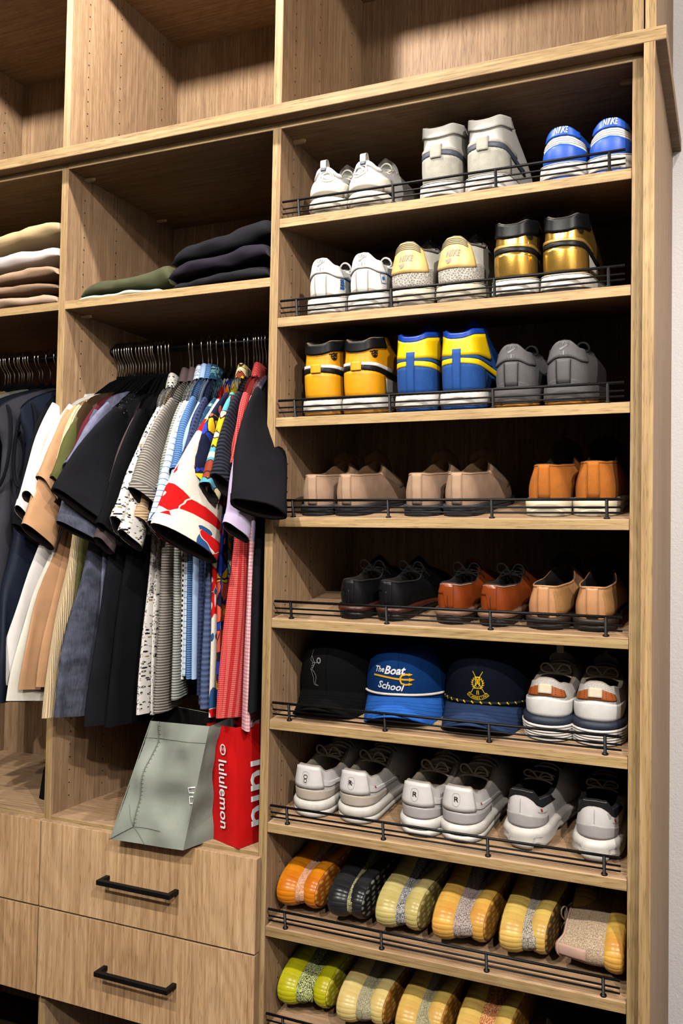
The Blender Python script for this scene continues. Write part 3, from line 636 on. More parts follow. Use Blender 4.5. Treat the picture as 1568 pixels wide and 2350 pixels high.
# ---------- white tennis sneakers and cloud runners
PEARL=L_('pearl_white_synthetic',226,222,220,.35,var=.05); GREYP=L_('grey_synthetic_band',188,184,182,.4,var=.06); REDP=L_('red_print',196,40,36,.5); BEIGEB=L_('beige_foam_band',198,186,172,.6,var=.06)
def oval_badge(r): return join_data(ring_data(r,.0009,18,.8))
def tennis(x,y,yaw,lab,m,band,letter):
    q=Shoe(L=.31,wh=.084,wb=.108,th=.034,tb=.026,rim=[(0,.104),(.12,.103),(.27,.086),(.45,.082),(.75,.098),(1,.100)],rimy=(.014,.160),rw=.0385,k1=.5,k2=.10,bulge=.003,mir=m)
    o=place('tennis_sneaker',lab,6,x,y,yaw,GRP)
    q.sole('outsole',[(0,-.004),(.06,.002),(.42,.0035)],MIDW,o); q.sole('midsole',[(.44,.001),(.48,.0035),(.82,.004),(1.0,.0)],MIDW,o)
    q.upper(PEARL,o); q.lining(LINW,o,.009,.8)
    q.patch('heel_band',-.36,.36,.02,lambda s:.28-.2*abs(s),band,o,.0020,ns=20); hc_=q.patch('heel_clip',-.16,.16,lambda s:.30,lambda s:.99-1.0*s*s,PEARL,o,.0036); q.patch('side_wing',.15,.5,lambda s:.36-.2*(s-.15),lambda s:.60-.5*(s-.15),PEARL,o,.0024)
    q.stamp('oval_badge',ring_data(.0125,.001,20,.8),0,.62,GREYP,hc_,.0042)
    if letter=='loop': q.stamp('badge_mark',join_data(ring_data(.0045,.0016,14),moved(([Vector((.0045*math.cos(a),.0045*math.sin(a)-.0085,0)) for a in [math.pi*k/8+math.pi for k in range(0)]],[]),0,0),moved(ring_data(.0038,.0014,14),0,-.0075)),0,.64,SOLED,hc_,.0044)
    else: q.stamp('badge_mark',text_data(letter,.013,0,0,.0004),0,.62,SOLED,hc_,.0044)
    if m>0: q.stamp('side_mark',quad_data(.004,.005),.235,.56,REDP,o,.0040)
    q.tongue(LINW,o,.020,.028,.010); q.laces(LACEB,o,4,.0022,True,loops=1.6)
tennis(.066,.046,-.10,'white tennis sneaker with looped heel mark, left end of the running shoe shelf',-1,BEIGEB,'loop'); tennis(.166,.048,-.10,'white tennis sneaker with letter R on its heel badge',1,BEIGEB,'R·')
tennis(.304,.036,-.12,'white tennis sneaker with grey heel band, left one of its pair',-1,GREYP,'R'); tennis(.386,.038,-.10,'white tennis sneaker with grey heel band, right one of its pair',1,GREYP,'R')
def cloud(x,y,yaw,lab,m):
    q=Shoe(L=.315,wh=.080,wb=.110,th=.042,tb=.030,rim=[(0,.112),(.10,.110),(.24,.092),(.45,.088),(.75,.104),(1,.104)],rimy=(.010,.160),rw=.037,k1=.5,bulge=.004,mir=m)
    o=place('cloud_runner',lab,6,x,y,yaw,GRP)
    wv=lambda s,f,y:(0.010*(1-f)*max(0,math.sin(abs(s)*26-1.2)) if abs(s)>.10 else 0)
    q.sole('cloud_sole',[(0.,-.010),(.08,.0),(.35,.006),(.55,.002),(.72,.006),(1.0,.0)],CREAM if 0 else MIDW,o,wave=wv,nn=96); q.sole('speedboard',[(.56,.0005),(.60,.003),(.66,.003),(.70,.0)],GREYP,o,cap=False)
    q.upper(PEARL,o); q.lining(LINB,o,.009,.8)
    q.patch('dark_collar',-.42,.42,lambda s:.86-.9*max(0,.14-abs(s))*0-.25*(1 if abs(s)>.14 else (abs(s)/.14)**2)*.9,.995,LINB,o,.0016,ns=30); q.patch('grey_heel_band',-.26,.26,.02,lambda s:.34-.4*abs(s),GREYP,o,.0010); seg_tube(q,'back_seam',[(0,.05+.7*k/8) for k in range(9)],.0005,GREYP,o,.0006)  # black collar, grey band low on the heel, grey back seam
    q.stamp('heel_mark',join_data(ring_data(.0032,.0012,12),moved(ring_data(.0026,.001,12),.0005,-.0055)),-.12*m*-1,.66,GREYP,o,.0014)
    q.stamp('side_mark',quad_data(.005,.006),.19,.50,REDP,o,.0014); q.stamp('side_lettering',text_data('SWISS ENGINEERING',.0032),.20,.40,SOLED,o,.0014)
    q.tongue(LINB,o,.014,.026,.004); q.laces(LACEB,o,4,.0018,True,loops=1.2)
cloud(.506,.046,-.16,'white running shoe with cloud sole and black collar, left one of the pair',-1); cloud(.640,.040,-.02,'white running shoe with cloud sole and black collar, right end of its shelf',1)
# ---------------------------------------------------------------- baseball caps
class Cap:
    a=.088; b=.100; H=.134
    def P(q,s,t):
        """s = angle/pi from the front (-y), t up the crown"""
        ph=s*math.pi; fr=max(0,math.cos(ph))
        B=Vector((q.a*math.sin(ph),-q.b*math.cos(ph),.012+.010*fr)); A=Vector((0,.006,q.H))
        hz=Vector((B.x,B.y,0))
        P1=B+hz*.02+Vector((0,0,lerp(.070,.116,fr)*q.H/.128)); P2=A+hz*lerp(.66,1.0,fr)-Vector((0,0,.002*fr))
        return bez(B,P1,P2,A,t)
    nrm=Shoe.nrm; patch=Shoe.patch
    def tz(q,s,z):
        a,b=0.,.8
        for _ in range(22):
            m=(a+b)/2
            if q.P(s,m).z<z: a=m
            else: b=m
        return a
    def stamp(q,name,data,s0,z0,mat,parent,d=.0016,rot=0.,label=None):
        V,F=data; o=[]; c,sn=math.cos(rot),math.sin(rot); t0=q.tz(s0,z0); ms=(q.P(s0+.01,t0)-q.P(s0-.01,t0)).length/.02
        for v in V:
            x,y=v[0]*c-v[1]*sn,v[0]*sn+v[1]*c; s=s0+x/ms; t=q.tz(s,z0+y); o.append(q.P(s,t)+q.nrm(s,t)*d)
        return mesh(name,o,F,mat,parent,False,label=label)
def line_data(pts,w):
    """flat poly-line of width w"""
    V=[];F=[]
    for i,p in enumerate(pts):
        a=pts[max(i-1,0)]; b=pts[min(i+1,len(pts)-1)]; d=Vector((b[0]-a[0],b[1]-a[1],0)).normalized(); n=Vector((-d.y,d.x,0))*w/2
        V+= [Vector((p[0],p[1],0))+n,Vector((p[0],p[1],0))-n]
    return V,[(2*i,2*i+1,2*i+3,2*i+2) for i in range(len(pts)-1)]
def arc_text(s,size,R,a0,a1):
    """letters along a smile-shaped arc"""
    ds=[];n=len(s)
    for i,ch in enumerate(s):
        if ch==' ': continue
        a=lerp(a0,a1,i/(n-1)); V,F=text_data(ch,size)
        c,sn=math.cos(a),math.sin(a); px,py=R*math.sin(a),-R*math.cos(a)
        ds.append(([Vector((v.x*c-v.y*sn+px,v.x*sn+v.y*c+py,0)) for v in V],F))
    return join_data(*ds)
def cap(lab,x,y,yaw,crown,brim,under,rope,band,tilt=0.,h=.004,seam=None,H=.128):
    q=Cap(); o=place('baseball_cap',lab,5,x,y,yaw,'baseball caps',cat='cap',h=h)
    N,M=48,12; V=[q.P(-1+2*i/N,j/M) for i in range(N) for j in range(M+1)]
    cr=mesh('crown',V,grid_faces(N,M+1,True),crown,o); q.crown=cr
    V=[q.P(-1+2*i/N,j*.9/6)*.965+Vector((0,0,.001)) for i in range(N) for j in range(7)]; mesh('crown_lining',V,grid_faces(N,7,True),band,o)
    for k in range(6): 
        s=-1+2*k/6; seg_tube(q,'panel_seam',[(s,j/10) for j in range(11)],.0009,seam or crown,cr,.0004)
    tube('button',[q.P(0,1)+Vector((0,0,-.002)),q.P(0,1)+Vector((0,0,.003)),q.P(0,1)+Vector((0,0,.005))],[.008,.0075,.004],crown,cr,12)
    # brim: curved down at its sides
    def bp(u,v,dz=0.):
        ph=u*1.32; B=q.P(ph/math.pi,.0); L_=.072*math.cos(ph*.93)**.8 if abs(ph*.93)<1.57 else 0
        x=B.x*(1+.02*v); y=B.y-L_*v; return Vector((x,y,B.z+.004+.016-.046*(x/.088)**2*(.30+.70*v)-.014*v+dz))
    nu,nv=29,9
    for nm,dz,mt in (('brim',.0,brim),('brim_underside',-.0032,under)):
        V=[bp(-1+2*i/(nu-1),j/(nv-1),dz) for i in range(nu) for j in range(nv)]; F=grid_faces(nu,nv)
        bm_=mesh(nm,V,F,mt,o)
        if nm=='brim': br=bm_
    tube('brim_edge',[bp(-1+2*i/40,1,-.0016) for i in range(41)],.0024,brim,br,6)
    for k in range(1,6): tube('brim_stitch',[bp(-.93+1.86*i/28,.12+.15*k,.0004) for i in range(29)],.0005,brim,br,4)
    if rope:
        pts=[q.P(-.36+.72*i/48,q.tz(-.36+.72*i/48,.047-.010*abs(i/24-1)**1.5))+q.nrm(-.36+.72*i/48,.1)*.002 for i in range(49)]
        t=tube('rope',pts,.0026,rope[0],o,8)
        if len(rope)>1:
            ds=[tube_data([pts[i]+Vector((0,-.0016,.0022)),pts[i+1]+Vector((0,-.0022,-.0018))],.0016,6) for i in range(1,46,4)]; V,F=join_data(*ds); mesh('rope_fleck',V,F,rope[1],o)
    # rear strap
    tube('strap',[q.P(-.86,.05)+Vector((0,0,.004)),q.P(1,.04)+Vector((0,.004,.002)),q.P(.86,.05)+Vector((0,0,.004))],.008,band,o,6,.0015)
    return q,o
def cloth(name,r,g,b,rough=.9,bs=700,**k): return plain(name,srgb(r,g,b),rough,var=k.pop('var',.12),vs=k.pop('vs',35),bump=.35,bs=bs,spec=.08,**k)
CBLK=cloth('black_twill',14,14,15); CGRY=cloth('charcoal_thread',118,118,116); CBLU=cloth('blue_twill',14,52,106); CBLU2=cloth('bright_blue_brim',44,100,188); CNAV=cloth('navy_twill',14,18,30); CNAV2=cloth('navy_brim',44,60,94); CRED=cloth('red_lining',160,22,22); CWHT=cloth('white_thread',232,232,236); CGLD=cloth('gold_thread',224,186,30); CYEL=cloth('yellow_thread',232,172,22); ROPE=cloth('white_rope',228,220,206,bs=300); DARKC=cloth('dark_rope',40,42,44)
q,o=cap('black baseball cap with small grey skeleton golfer embroidery',.092,.170,.06,CBLK,CBLK,CBLK,None,CBLK)
sk=lambda pts:line_data([(x*.0010-.030,y*.0010) for x,y in pts],.0013)
q.stamp('skeleton_embroidery',join_data(sk([(0,50),(1,40),(-1,32),(6,28),(13,27)]),sk([(1,40),(7,33),(13,27)]),moved(ring_data(.0062,.0030,14,.9),.0010*22-.030,.0010*33),sk([(17,29),(13,27),(9,20),(5,13)]),sk([(4,24),(8,27)]),sk([(3,20),(11,24)]),sk([(3,16),(10,20)]),sk([(0,14),(10,10)]),sk([(1,14),(7,2),(9,-3),(10,-17),(17,-19)]),sk([(9,11),(15,3),(16,-2),(13,-16),(21,-19)])),-.03,.070,CGRY,q.crown,.0012)
q,o=cap('blue rope cap lettered The Boat School with yellow trident',.242,.172,.14,CBLU,CBLU2,CBLK,(ROPE,),CBLU)
q.stamp('cap_lettering',text_data('The',.016,.35,0,.0003),-.158,.093,CWHT,q.crown,.0015,.10); q.stamp('cap_lettering',text_data('Boat',.0225,.35,0,.0006),-.035,.094,CWHT,q.crown,.0015,.02); q.stamp('cap_lettering',text_data('School',.0205,.35,0,.0005),-.07,.062,CWHT,q.crown,.0015,-.05)
tri=join_data(line_data([(-.062,-.001),(-.045,.001),(-.02,.0015),(.0,.0005),(.020,-.0005),(.040,-.001)],.0042),line_data([(.036,.011),(.026,.012),(.016,.009),(.012,0),(.016,-.010),(.026,-.013),(.036,-.012)],.0042),
 ([Vector(a) for a in [(.034,.0035,0),(.034,-.0055,0),(.048,-.001,0),(.033,.015,0),(.033,.008,0),(.043,.0115,0),(.033,-.008,0),(.033,-.0155,0),(.043,-.0122,0)]],[(0,1,2),(3,4,5),(6,7,8)]))
q.stamp('trident_embroidery',([v*.82 for v in tri[0]],tri[1]),-.025,.0785,CYEL,q.crown,.0018,-.04)
q,o=cap('navy rope cap with gold crossed-clubs crest and red lining',.416,.170,.02,CNAV,CNAV2,CRED,(DARKC,CGLD),CRED)
S_=.00031
lv=[]
for sg in (-1,1):
    for k in range(7):
        a=math.radians(-70+22*k); px,py=sg*34*math.cos(a),34*math.sin(a)+6
        for d in (-.5,.6):
            t=a+math.pi/2+d; lv.append(line_data([(px*S_,py*S_),((px+sg*math.cos(t)*11)*S_,(py+math.sin(t)*11)*S_)],.0012))
    lv.append(line_data([(sg*x*S_,y*S_) for x,y in [(32,76),(10,40),(-8,8),(-26,-26),(-40,-52),(-46,-56),(-56,-54)]],.0011))
    lv.append(line_data([(sg*x*S_,y*S_) for x,y in [(4,-38),(6,-66)]],.0012))
lv.append(line_data([(30*math.sin(a)*S_,(6-34*math.cos(a))*S_) for a in [(-2.2+4.4*k/20) for k in range(21)]],.0010))
for Rr in (72,94): lv.append(line_data([(Rr*math.sin(a)*S_,(-Rr*math.cos(a)+-4)*S_) for a in [(-.80+1.6*k/16) for k in range(17)]],.0009))
for sg in (-1,1): lv.append(line_data([(sg*Rr*math.sin(.80)*S_,(-Rr*math.cos(.80)-4)*S_) for Rr in (72,94)],.0009))
lv.append(line_data([(x*S_,y*S_) for x,y in [(-14,30),(14,30),(14,-8),(0,-24),(-14,-8),(-14,30)]],.0010)); lv.append(line_data([(-12*S_,28*S_),(12*S_,-10*S_)],.0012)); lv.append(line_data([(12*S_,28*S_),(-12*S_,-10*S_)],.0012)); lv.append(line_data([(-18*S_,42*S_),(18*S_,42*S_)],.0022))
lv.append(moved(arc_text('ST ANDREWS LINKS',.0054,84*S_,-.70,.70),0,-4*S_))
q.stamp('crest_embroidery',join_data(*lv),0,.082,CGLD,q.crown,.0014)
# ---------------------------------------------------------------- knit sneakers stored on their sides
def knit(name,c1,c2,sc=420,dots=None):
    t=NT(name,.95); v=t.coord(); n=t.noise(t.mapping(v,(1,1,2.2)),sc,1); c=t.ramp(n,[(.46,c1),(.54,c2)])
    t.col(c); t.bump(n,.5,.0012); return t.m
def foam(name,c,dk):
    t=NT(name,.32); v=t.coord(); n=t.noise(v,14,2); t.col(t.ramp(n,[(.35,dk),(.65,c)])); t.b.inputs['Subsurface Weight'].default_value=.25; t.b.inputs['Subsurface Radius'].default_value=(.01,.006,.003); t.b.inputs['Subsurface Scale'].default_value=1.; return t.m
def tread(name,c,d):
    t=NT(name,.45); v=t.coord(); n=t.vor(t.mapping(v,(1,.45,1)),95,rnd=.25); t.col(t.ramp(n,[(.28,d),(.36,c)])); t.bump(n,.4,.002); return t.m
def yz(i,x,y,side,lab,m,fo,tr,kn,yaw=None,H=None,lin=LINB,collar=None,tip=0.,h=.050,lace=None,Lx=.30):
    """side=+1: sole faces left; side=-1: sole faces right"""
    yaw=(-.10 if side<0 else 0.) if yaw is None else yaw; th=.043 if side>0 else .034; H=H or (.060 if side>0 else .052)
    if side<0 and H<.1: x-=.022
    q=Shoe(L=Lx,wh=.078,wb=.100,hr=.24,th=th,tb=th*.76,rim=[(0,H+.012),(.25,H),(.6,H),(1,H+.004)],rimy=(.016,.150),rw=.026,k1=.5,bulge=.003,mir=m,inset=.005,toe=.022,N=56)
    o=place('knit_sneaker',lab,i,x,y,yaw,'knit sneakers stored on their sides',roll=side*(math.pi/2)+tip,h=h)
    q.sole('outsole',[(0,-.012),(.03,-.006),(.10,-.002)],tr,o); q.sole('ribbed_midsole',[(.10,-.002),(.20,.0005),(.45,.0025),(.75,.001),(.97,-.003),(1.06,-.007)],fo,o,ribs=22,amp=.0007,cap=False,nn=352); q.sole('toe_wrap',[(.16,-.001),(.3,.0018)],fo,o,cap=False)
    q.upper(kn,o); q.lining(lin,o,.004,.7); q.patch('heel_tab',-.06,.06,.30,.99,collar or kn,o,.0016,ns=4)
    seg_tube(q,'collar_band',[(s/20,.97) for s in range(-20,21)],.0022,collar or kn,o,.0004)
    q.laces(lace or kn,o,4,.0018,True,u0=.6,u1=.85,loops=.6)
    return q,o
K8='on the orange sneaker shelf'
FO_O=foam('orange_foam',srgb(240,152,30),srgb(214,116,18)); FO_K=foam('black_foam',srgb(52,52,54),srgb(32,32,34)); FO_C=foam('pale_cream_foam',srgb(220,204,136),srgb(200,180,108)); FO_T=foam('amber_cream_foam',srgb(240,196,96),srgb(224,160,70)); FO_Y=foam('butter_foam',srgb(238,206,110),srgb(222,176,92)); FO_N=foam('neon_foam',srgb(214,216,30),srgb(190,180,24)); FO_P=foam('pale_butter_foam',srgb(240,220,150),srgb(226,196,120))
TR_O=tread('orange_tread',srgb(168,92,22),srgb(206,150,70)); TR_K=tread('black_tread',srgb(22,22,22),srgb(120,118,108)); TR_C=tread('olive_tread',srgb(132,112,50),srgb(176,164,120)); TR_T=tread('gum_tread',srgb(158,104,34),srgb(196,148,70)); TR_D=tread('dark_gum_tread',srgb(84,60,28),srgb(150,116,60)); TR_N=tread('neon_tread',srgb(170,160,24),srgb(206,204,90))
KN_O=knit('orange_pink_knit',srgb(196,128,84),srgb(236,190,160)); KN_K=knit('black_reflective_knit',srgb(20,20,20),srgb(206,204,150),700); KN_Z=knit('zebra_grey_knit',srgb(196,194,192),srgb(66,66,66)); KN_P=knit('pinkish_grey_knit',srgb(206,186,178),srgb(120,108,104)); KN_G=knit('oat_grey_knit',srgb(206,196,180),srgb(118,108,94)); KN_B=knit('beige_knit',srgb(214,190,160),srgb(160,136,110)); KN_N=knit('neon_zebra_knit',srgb(214,222,150),srgb(36,40,30)); KN_S=knit('sage_grey_knit',srgb(188,182,146),srgb(140,132,104)); KN_R=knit('sand_orange_knit',srgb(222,176,118),srgb(190,84,40),260)
PINKL=L_('pale_pink_lining',206,168,150,.9); 
yz(7,.006,.036,1,'orange knit sneaker on its side, left end of its shelf',-1,FO_O,TR_O,KN_O); yz(7,.118,.042,-1,'orange knit sneaker on its side, beside the black pair',1,FO_O,TR_O,KN_O)
yz(7,.122,.034,1,'black ribbed knit sneaker on its side, beside the orange pair',-1,FO_K,TR_K,KN_K); yz(7,.222,.038,-1,'black ribbed knit sneaker on its side, beside the pale cream pair',1,FO_K,TR_K,KN_K)
q,o=yz(7,.226,.030,1,'pale cream sneaker with grey zebra knit, left one of its pair',-1,FO_C,TR_C,KN_Z,lin=LINW); q.stamp('red_stitch_line',line_data([(-.016,.012),(.018,-.014)],.0016),.22,.7,REDP,o,.002)
yz(7,.338,.036,-1,'pale cream sneaker with grey zebra knit, right one of its pair',1,FO_C,TR_C,KN_Z)
yz(7,.342,.028,1,'amber ribbed sneaker with pinkish grey knit, left one of its pair',-1,FO_T,TR_T,KN_P,H=.072,lin=PINKL,collar=KN_P); yz(7,.466,.040,-1,'amber ribbed sneaker with pinkish grey knit, right one of its pair',1,FO_T,TR_T,KN_P)
yz(7,.470,.030,1,'butter yellow ribbed sneaker with oat knit, left one of its pair',-1,FO_Y,TR_D,KN_G,H=.068); yz(7,.580,.040,-1,'butter yellow ribbed sneaker with oat knit, right one of its pair',1,FO_Y,TR_D,KN_G)
yz(7,.584,.130,1,'gum soled sneaker with oat knit behind the toppled beige one',-1,FO_Y,TR_D,KN_G,Lx=.27)
yz(7,.694,.030,-1,'beige knit sneaker toppled towards the left with peach sole',1,FO_T,TR_T,KN_B,yaw=.02,H=.108,lin=PINKL,collar=PINKL,h=.048)
yz(8,.006,.048,1,'neon yellow sneaker with black flecked knit, beside the cabinet side',-1,FO_N,TR_N,KN_N,H=.066); yz(8,.138,.060,-1,'neon yellow sneaker with black flecked knit, beside the pale butter pair',1,FO_N,TR_N,KN_N,H=.060)
yz(8,.142,.040,1,'pale butter sneaker with sage knit, left one of its pair on lowest shelf',-1,FO_P,TR_T,KN_S,H=.070); yz(8,.264,.050,-1,'pale butter sneaker with sage knit, right one of its pair on lowest shelf',1,FO_P,TR_T,KN_S)
yz(8,.268,.036,1,'butter sneaker with ribbed sage knit strip, left one of its pair on lowest shelf',-1,FO_Y,TR_T,KN_S); yz(8,.382,.050,-1,'butter sneaker with ribbed sage knit strip, right one of its pair on lowest shelf',1,FO_Y,TR_T,KN_S)
yz(8,.386,.036,1,'butter sneaker with orange flecked knit and knotted lace',-1,FO_Y,TR_T,KN_R,H=.078,lace=CREAM); yz(8,.510,.050,-1,'butter sneaker with orange flecked knit, beside the dark shoes on lowest shelf',1,FO_Y,TR_T,KN_R)
def darkshoe(x,y,lab,m):
    q=Shoe(mir=m); o=place('dark_sneaker',lab,8,x,y,-.05,GRP); std_sole(q,o,SOLED,SOLED); q.upper(KBLACK,o); q.lining(LINB,o); q.tongue(KBLACK,o,.02); q.laces(LINB,o,4)
darkshoe(.572,.060,'black sneaker in shadow, left one of two at the right of the lowest shelf',-1); darkshoe(.652,.060,'black sneaker in shadow, right end of the lowest shelf',1)
# ---------------------------------------------------------------- fabrics
def uvxy(t):
    s=t.sep(t.coord('UV')); return s[0],s[1]
def saw(t,v,per,ph=0.): return t.math('FRACT',t.math('MULTIPLY_ADD',v,1/per,ph))
def weave(t,b=.35,sc=900): t.bump(t.noise(t.coord('UV'),sc,2),b,.0008); t.b.inputs['Specular IOR Level'].default_value=.04
def fab(name,r,g,b,var=.10,rough=.95,bump=.35): 
    k=('fab',name)
    if k in _mc: return _mc[k]
    t=NT(name,rough); n=t.noise(t.coord('UV'),22,3); c=srgb(r,g,b); t.col(t.ramp(n,[(.3,tuple(x*(1-var) for x in c[:3])+(1,)),(.7,tuple(min(1,x*(1+var*.5)) for x in c[:3])+(1,))])); weave(t,bump); _mc[k]=t.m; return t.m
def grid_fab(name,base,line,per,wd,base2=None):
    t=NT(name,.95); u,v=uvxy(t); a=t.math('LESS_THAN',saw(t,u,per),wd); b=t.math('LESS_THAN',saw(t,v,per),wd); m=t.math('MAXIMUM',a,b)
    bc=base
    if base2: bc=t.mix(t.math('LESS_THAN',t.math('ABSOLUTE',t.math('SUBTRACT',saw(t,u,per),.5)),.18),base,base2)
    t.col(t.mix(m,bc,line)); weave(t); return t.m
def gingham(name,c0,c1,c2,per):
    t=NT(name,.95); u,v=uvxy(t); a=t.math('LESS_THAN',saw(t,u,per),.5); b=t.math('LESS_THAN',saw(t,v,per),.5); f=t.math('MULTIPLY',t.math('ADD',a,b),.5); t.col(t.ramp(f,[(0,c0),(.4,c1),(.9,c2)],True)); weave(t); return t.m
def stripe(name,c0,c1,per,duty=.5,axis=1,b=.6,dist=.0015):
    t=NT(name,.95); s=t.sep(t.coord('UV')); w=saw(t,s[axis],per); m=t.math('LESS_THAN',w,duty); t.col(t.mix(m,c0,c1)); t.bump(t.math('SINE',t.math('MULTIPLY',s[axis],6.283/per)),b,dist); return t.m
def printed(name,base,dark,acc,sc=80):
    t=NT(name,.95); v=t.coord('UV'); d=t.vor(v,sc); c=t.vor(v,sc,out='Color'); r=t.sep(c)[0]
    n=t.noise(v,sc*4,1); m=t.math('LESS_THAN',t.math('ADD',d,t.math('MULTIPLY',n,.5)),.62); hole=t.math('GREATER_THAN',d,.16); m=t.math('MULTIPLY',m,t.math('MAXIMUM',hole,t.math('GREATER_THAN',r,.5)))
    t.col(t.mix(m,base,t.mix(t.math('GREATER_THAN',r,.78),dark,acc))); weave(t); return t.m
def dotted(name,base,dot,sc,r=.18):
    t=NT(name,.95); d=t.vor(t.coord('UV'),sc,rnd=.15); t.col(t.mix(t.math('LESS_THAN',d,r),base,dot)); weave(t); return t.m
def floral(name,cols,edge,sc=18,petal=.55,dk=.03):
    """large flat petals and leaves in several colours with dark gaps between"""
    t=NT(name,.95); v=t.coord('UV'); nv=t.n('ShaderNodeTexNoise'); t.l(v,nv.inputs['Vector']); nv.inputs['Scale'].default_value=sc*.8
    mx=t.n('ShaderNodeVectorMath',operation='MULTIPLY_ADD'); t.l(nv.outputs['Color'],mx.inputs[0]); mx.inputs[1].default_value=(.03,.03,0); t.l(v,mx.inputs[2]); w=mx.outputs[0]
    c=t.vor(w,sc,out='Color'); d=t.vor(w,sc); e=t.vor(w,sc,'DISTANCE_TO_EDGE'); r=t.sep(c)[0]; n=len(cols)
    base=t.ramp(r,[(i/n,cols[i]) for i in range(n)],True); r2=t.sep(c)[1]; alt=t.ramp(r2,[(i/n,cols[(i+1)%n]) for i in range(n)],True)
    k=t.mix(t.math('LESS_THAN',d,.22),base,alt); t.col(t.mix(t.math('LESS_THAN',e,dk),k,edge)); weave(t); return t.m
def denim(name,c0,c1):
    t=NT(name,.95); v=t.coord('UV'); n=t.noise(v,24,4,.6); f=t.noise(t.mapping(v,(1,.06,1)),700,2); t.col(t.mix(.25,t.ramp(n,[(.35,c0),(.7,c1)]),t.ramp(f,[(.4,c0),(.6,c1)]))); t.bump(f,.4,.0008); return t.m
# ---------------------------------------------------------------- hangers
VELV=plain('black_velvet',srgb(10,10,11),1.,0,.02)
def make_hanger():
    o=thing('hanger','',''); V=[];F=[]
    pts=[(-.172,-.112),(-.166,-.108),(-.13,-.086),(-.08,-.052),(-.03,-.018),(0,-.004),(.03,-.018),(.08,-.052),(.13,-.086),(.166,-.108),(.172,-.112)]
    for y,z in pts:
        hh=.009 if abs(y)<.2 else .004
        for dx,dz in ((-.003,-hh),(.003,-hh),(.003,hh),(-.003,hh)): V.append((dx,y,z+dz))
    n=len(pts); F=[(i*4+k,i*4+(k+1)%4,(i+1)*4+(k+1)%4,(i+1)*4+k) for i in range(n-1) for k in range(4)]+[(0,1,2,3),(n*4-1,n*4-2,n*4-3,n*4-4)]
    mesh('hanger_arms',V,F,VELV,o,False); tube('trouser_bar',[(0,-.155,-.110),(0,.155,-.110)],.0035,VELV,o,6)
    tube('hook',[(0,0,0),(0,0,.034),(0,-.004,.044),(0,-.014,.054),(0,-.0205,.066),(0,-.0205,.078),(0,-.014,.088),(0,-.004,.0925),(0,.008,.090),(0,.016,.082),(0,.019,.072)],.0017,CHROME,o,6); tube('hook_ferrule',[(0,0,-.002),(0,0,.010)],.004,VELV,o,8)
    return o
HP=make_hanger(); first=[True]
def hanger(x,label,group,yaw=0.):
    if first[0]: o=HP; first[0]=False
    else:
        o=HP.copy(); link(o)
        for ch in HP.children:
            c=ch.copy(); link(c); c.parent=o
    o.location=(x,.19,.366); o.rotation_euler=(0,0,yaw); tag(o,label,'hanger',group); return o
MIDX=[-.548,-.541,-.534,-.524,-.516,-.509,-.502,-.494,-.484,-.475,-.466,-.457,-.449,-.442,-.435,-.424,-.415,-.404,-.394,-.336,-.327,-.300,-.284,-.275,-.259,-.239,-.221,-.207,-.184,-.175,-.160,-.152,-.144,-.136,-.127,-.112,-.095,-.080,-.066]
for i,x in enumerate(MIDX): hanger(x,'black velvet hanger with chrome hook, in the crowded left group of the middle rod' if i<19 else 'black velvet hanger with chrome hook, in the right group of the middle rod','hangers on the middle rod, left group' if i<19 else 'hangers on the middle rod, right group',(R.uniform(-.03,.03) if i<8 else R.uniform(.1,.2) if i<15 else R.uniform(.34,.42) if i<31 else .28))
for x in [-.918,-.908,-.900,-.886,-.870,-.860,-.853,-.840,-.833,-.824,-.801,-.790,-.764,-.737]: hanger(x,'black velvet hanger with chrome hook over the dark vests in the left bay','hangers in the left bay',R.uniform(-.05,.05))
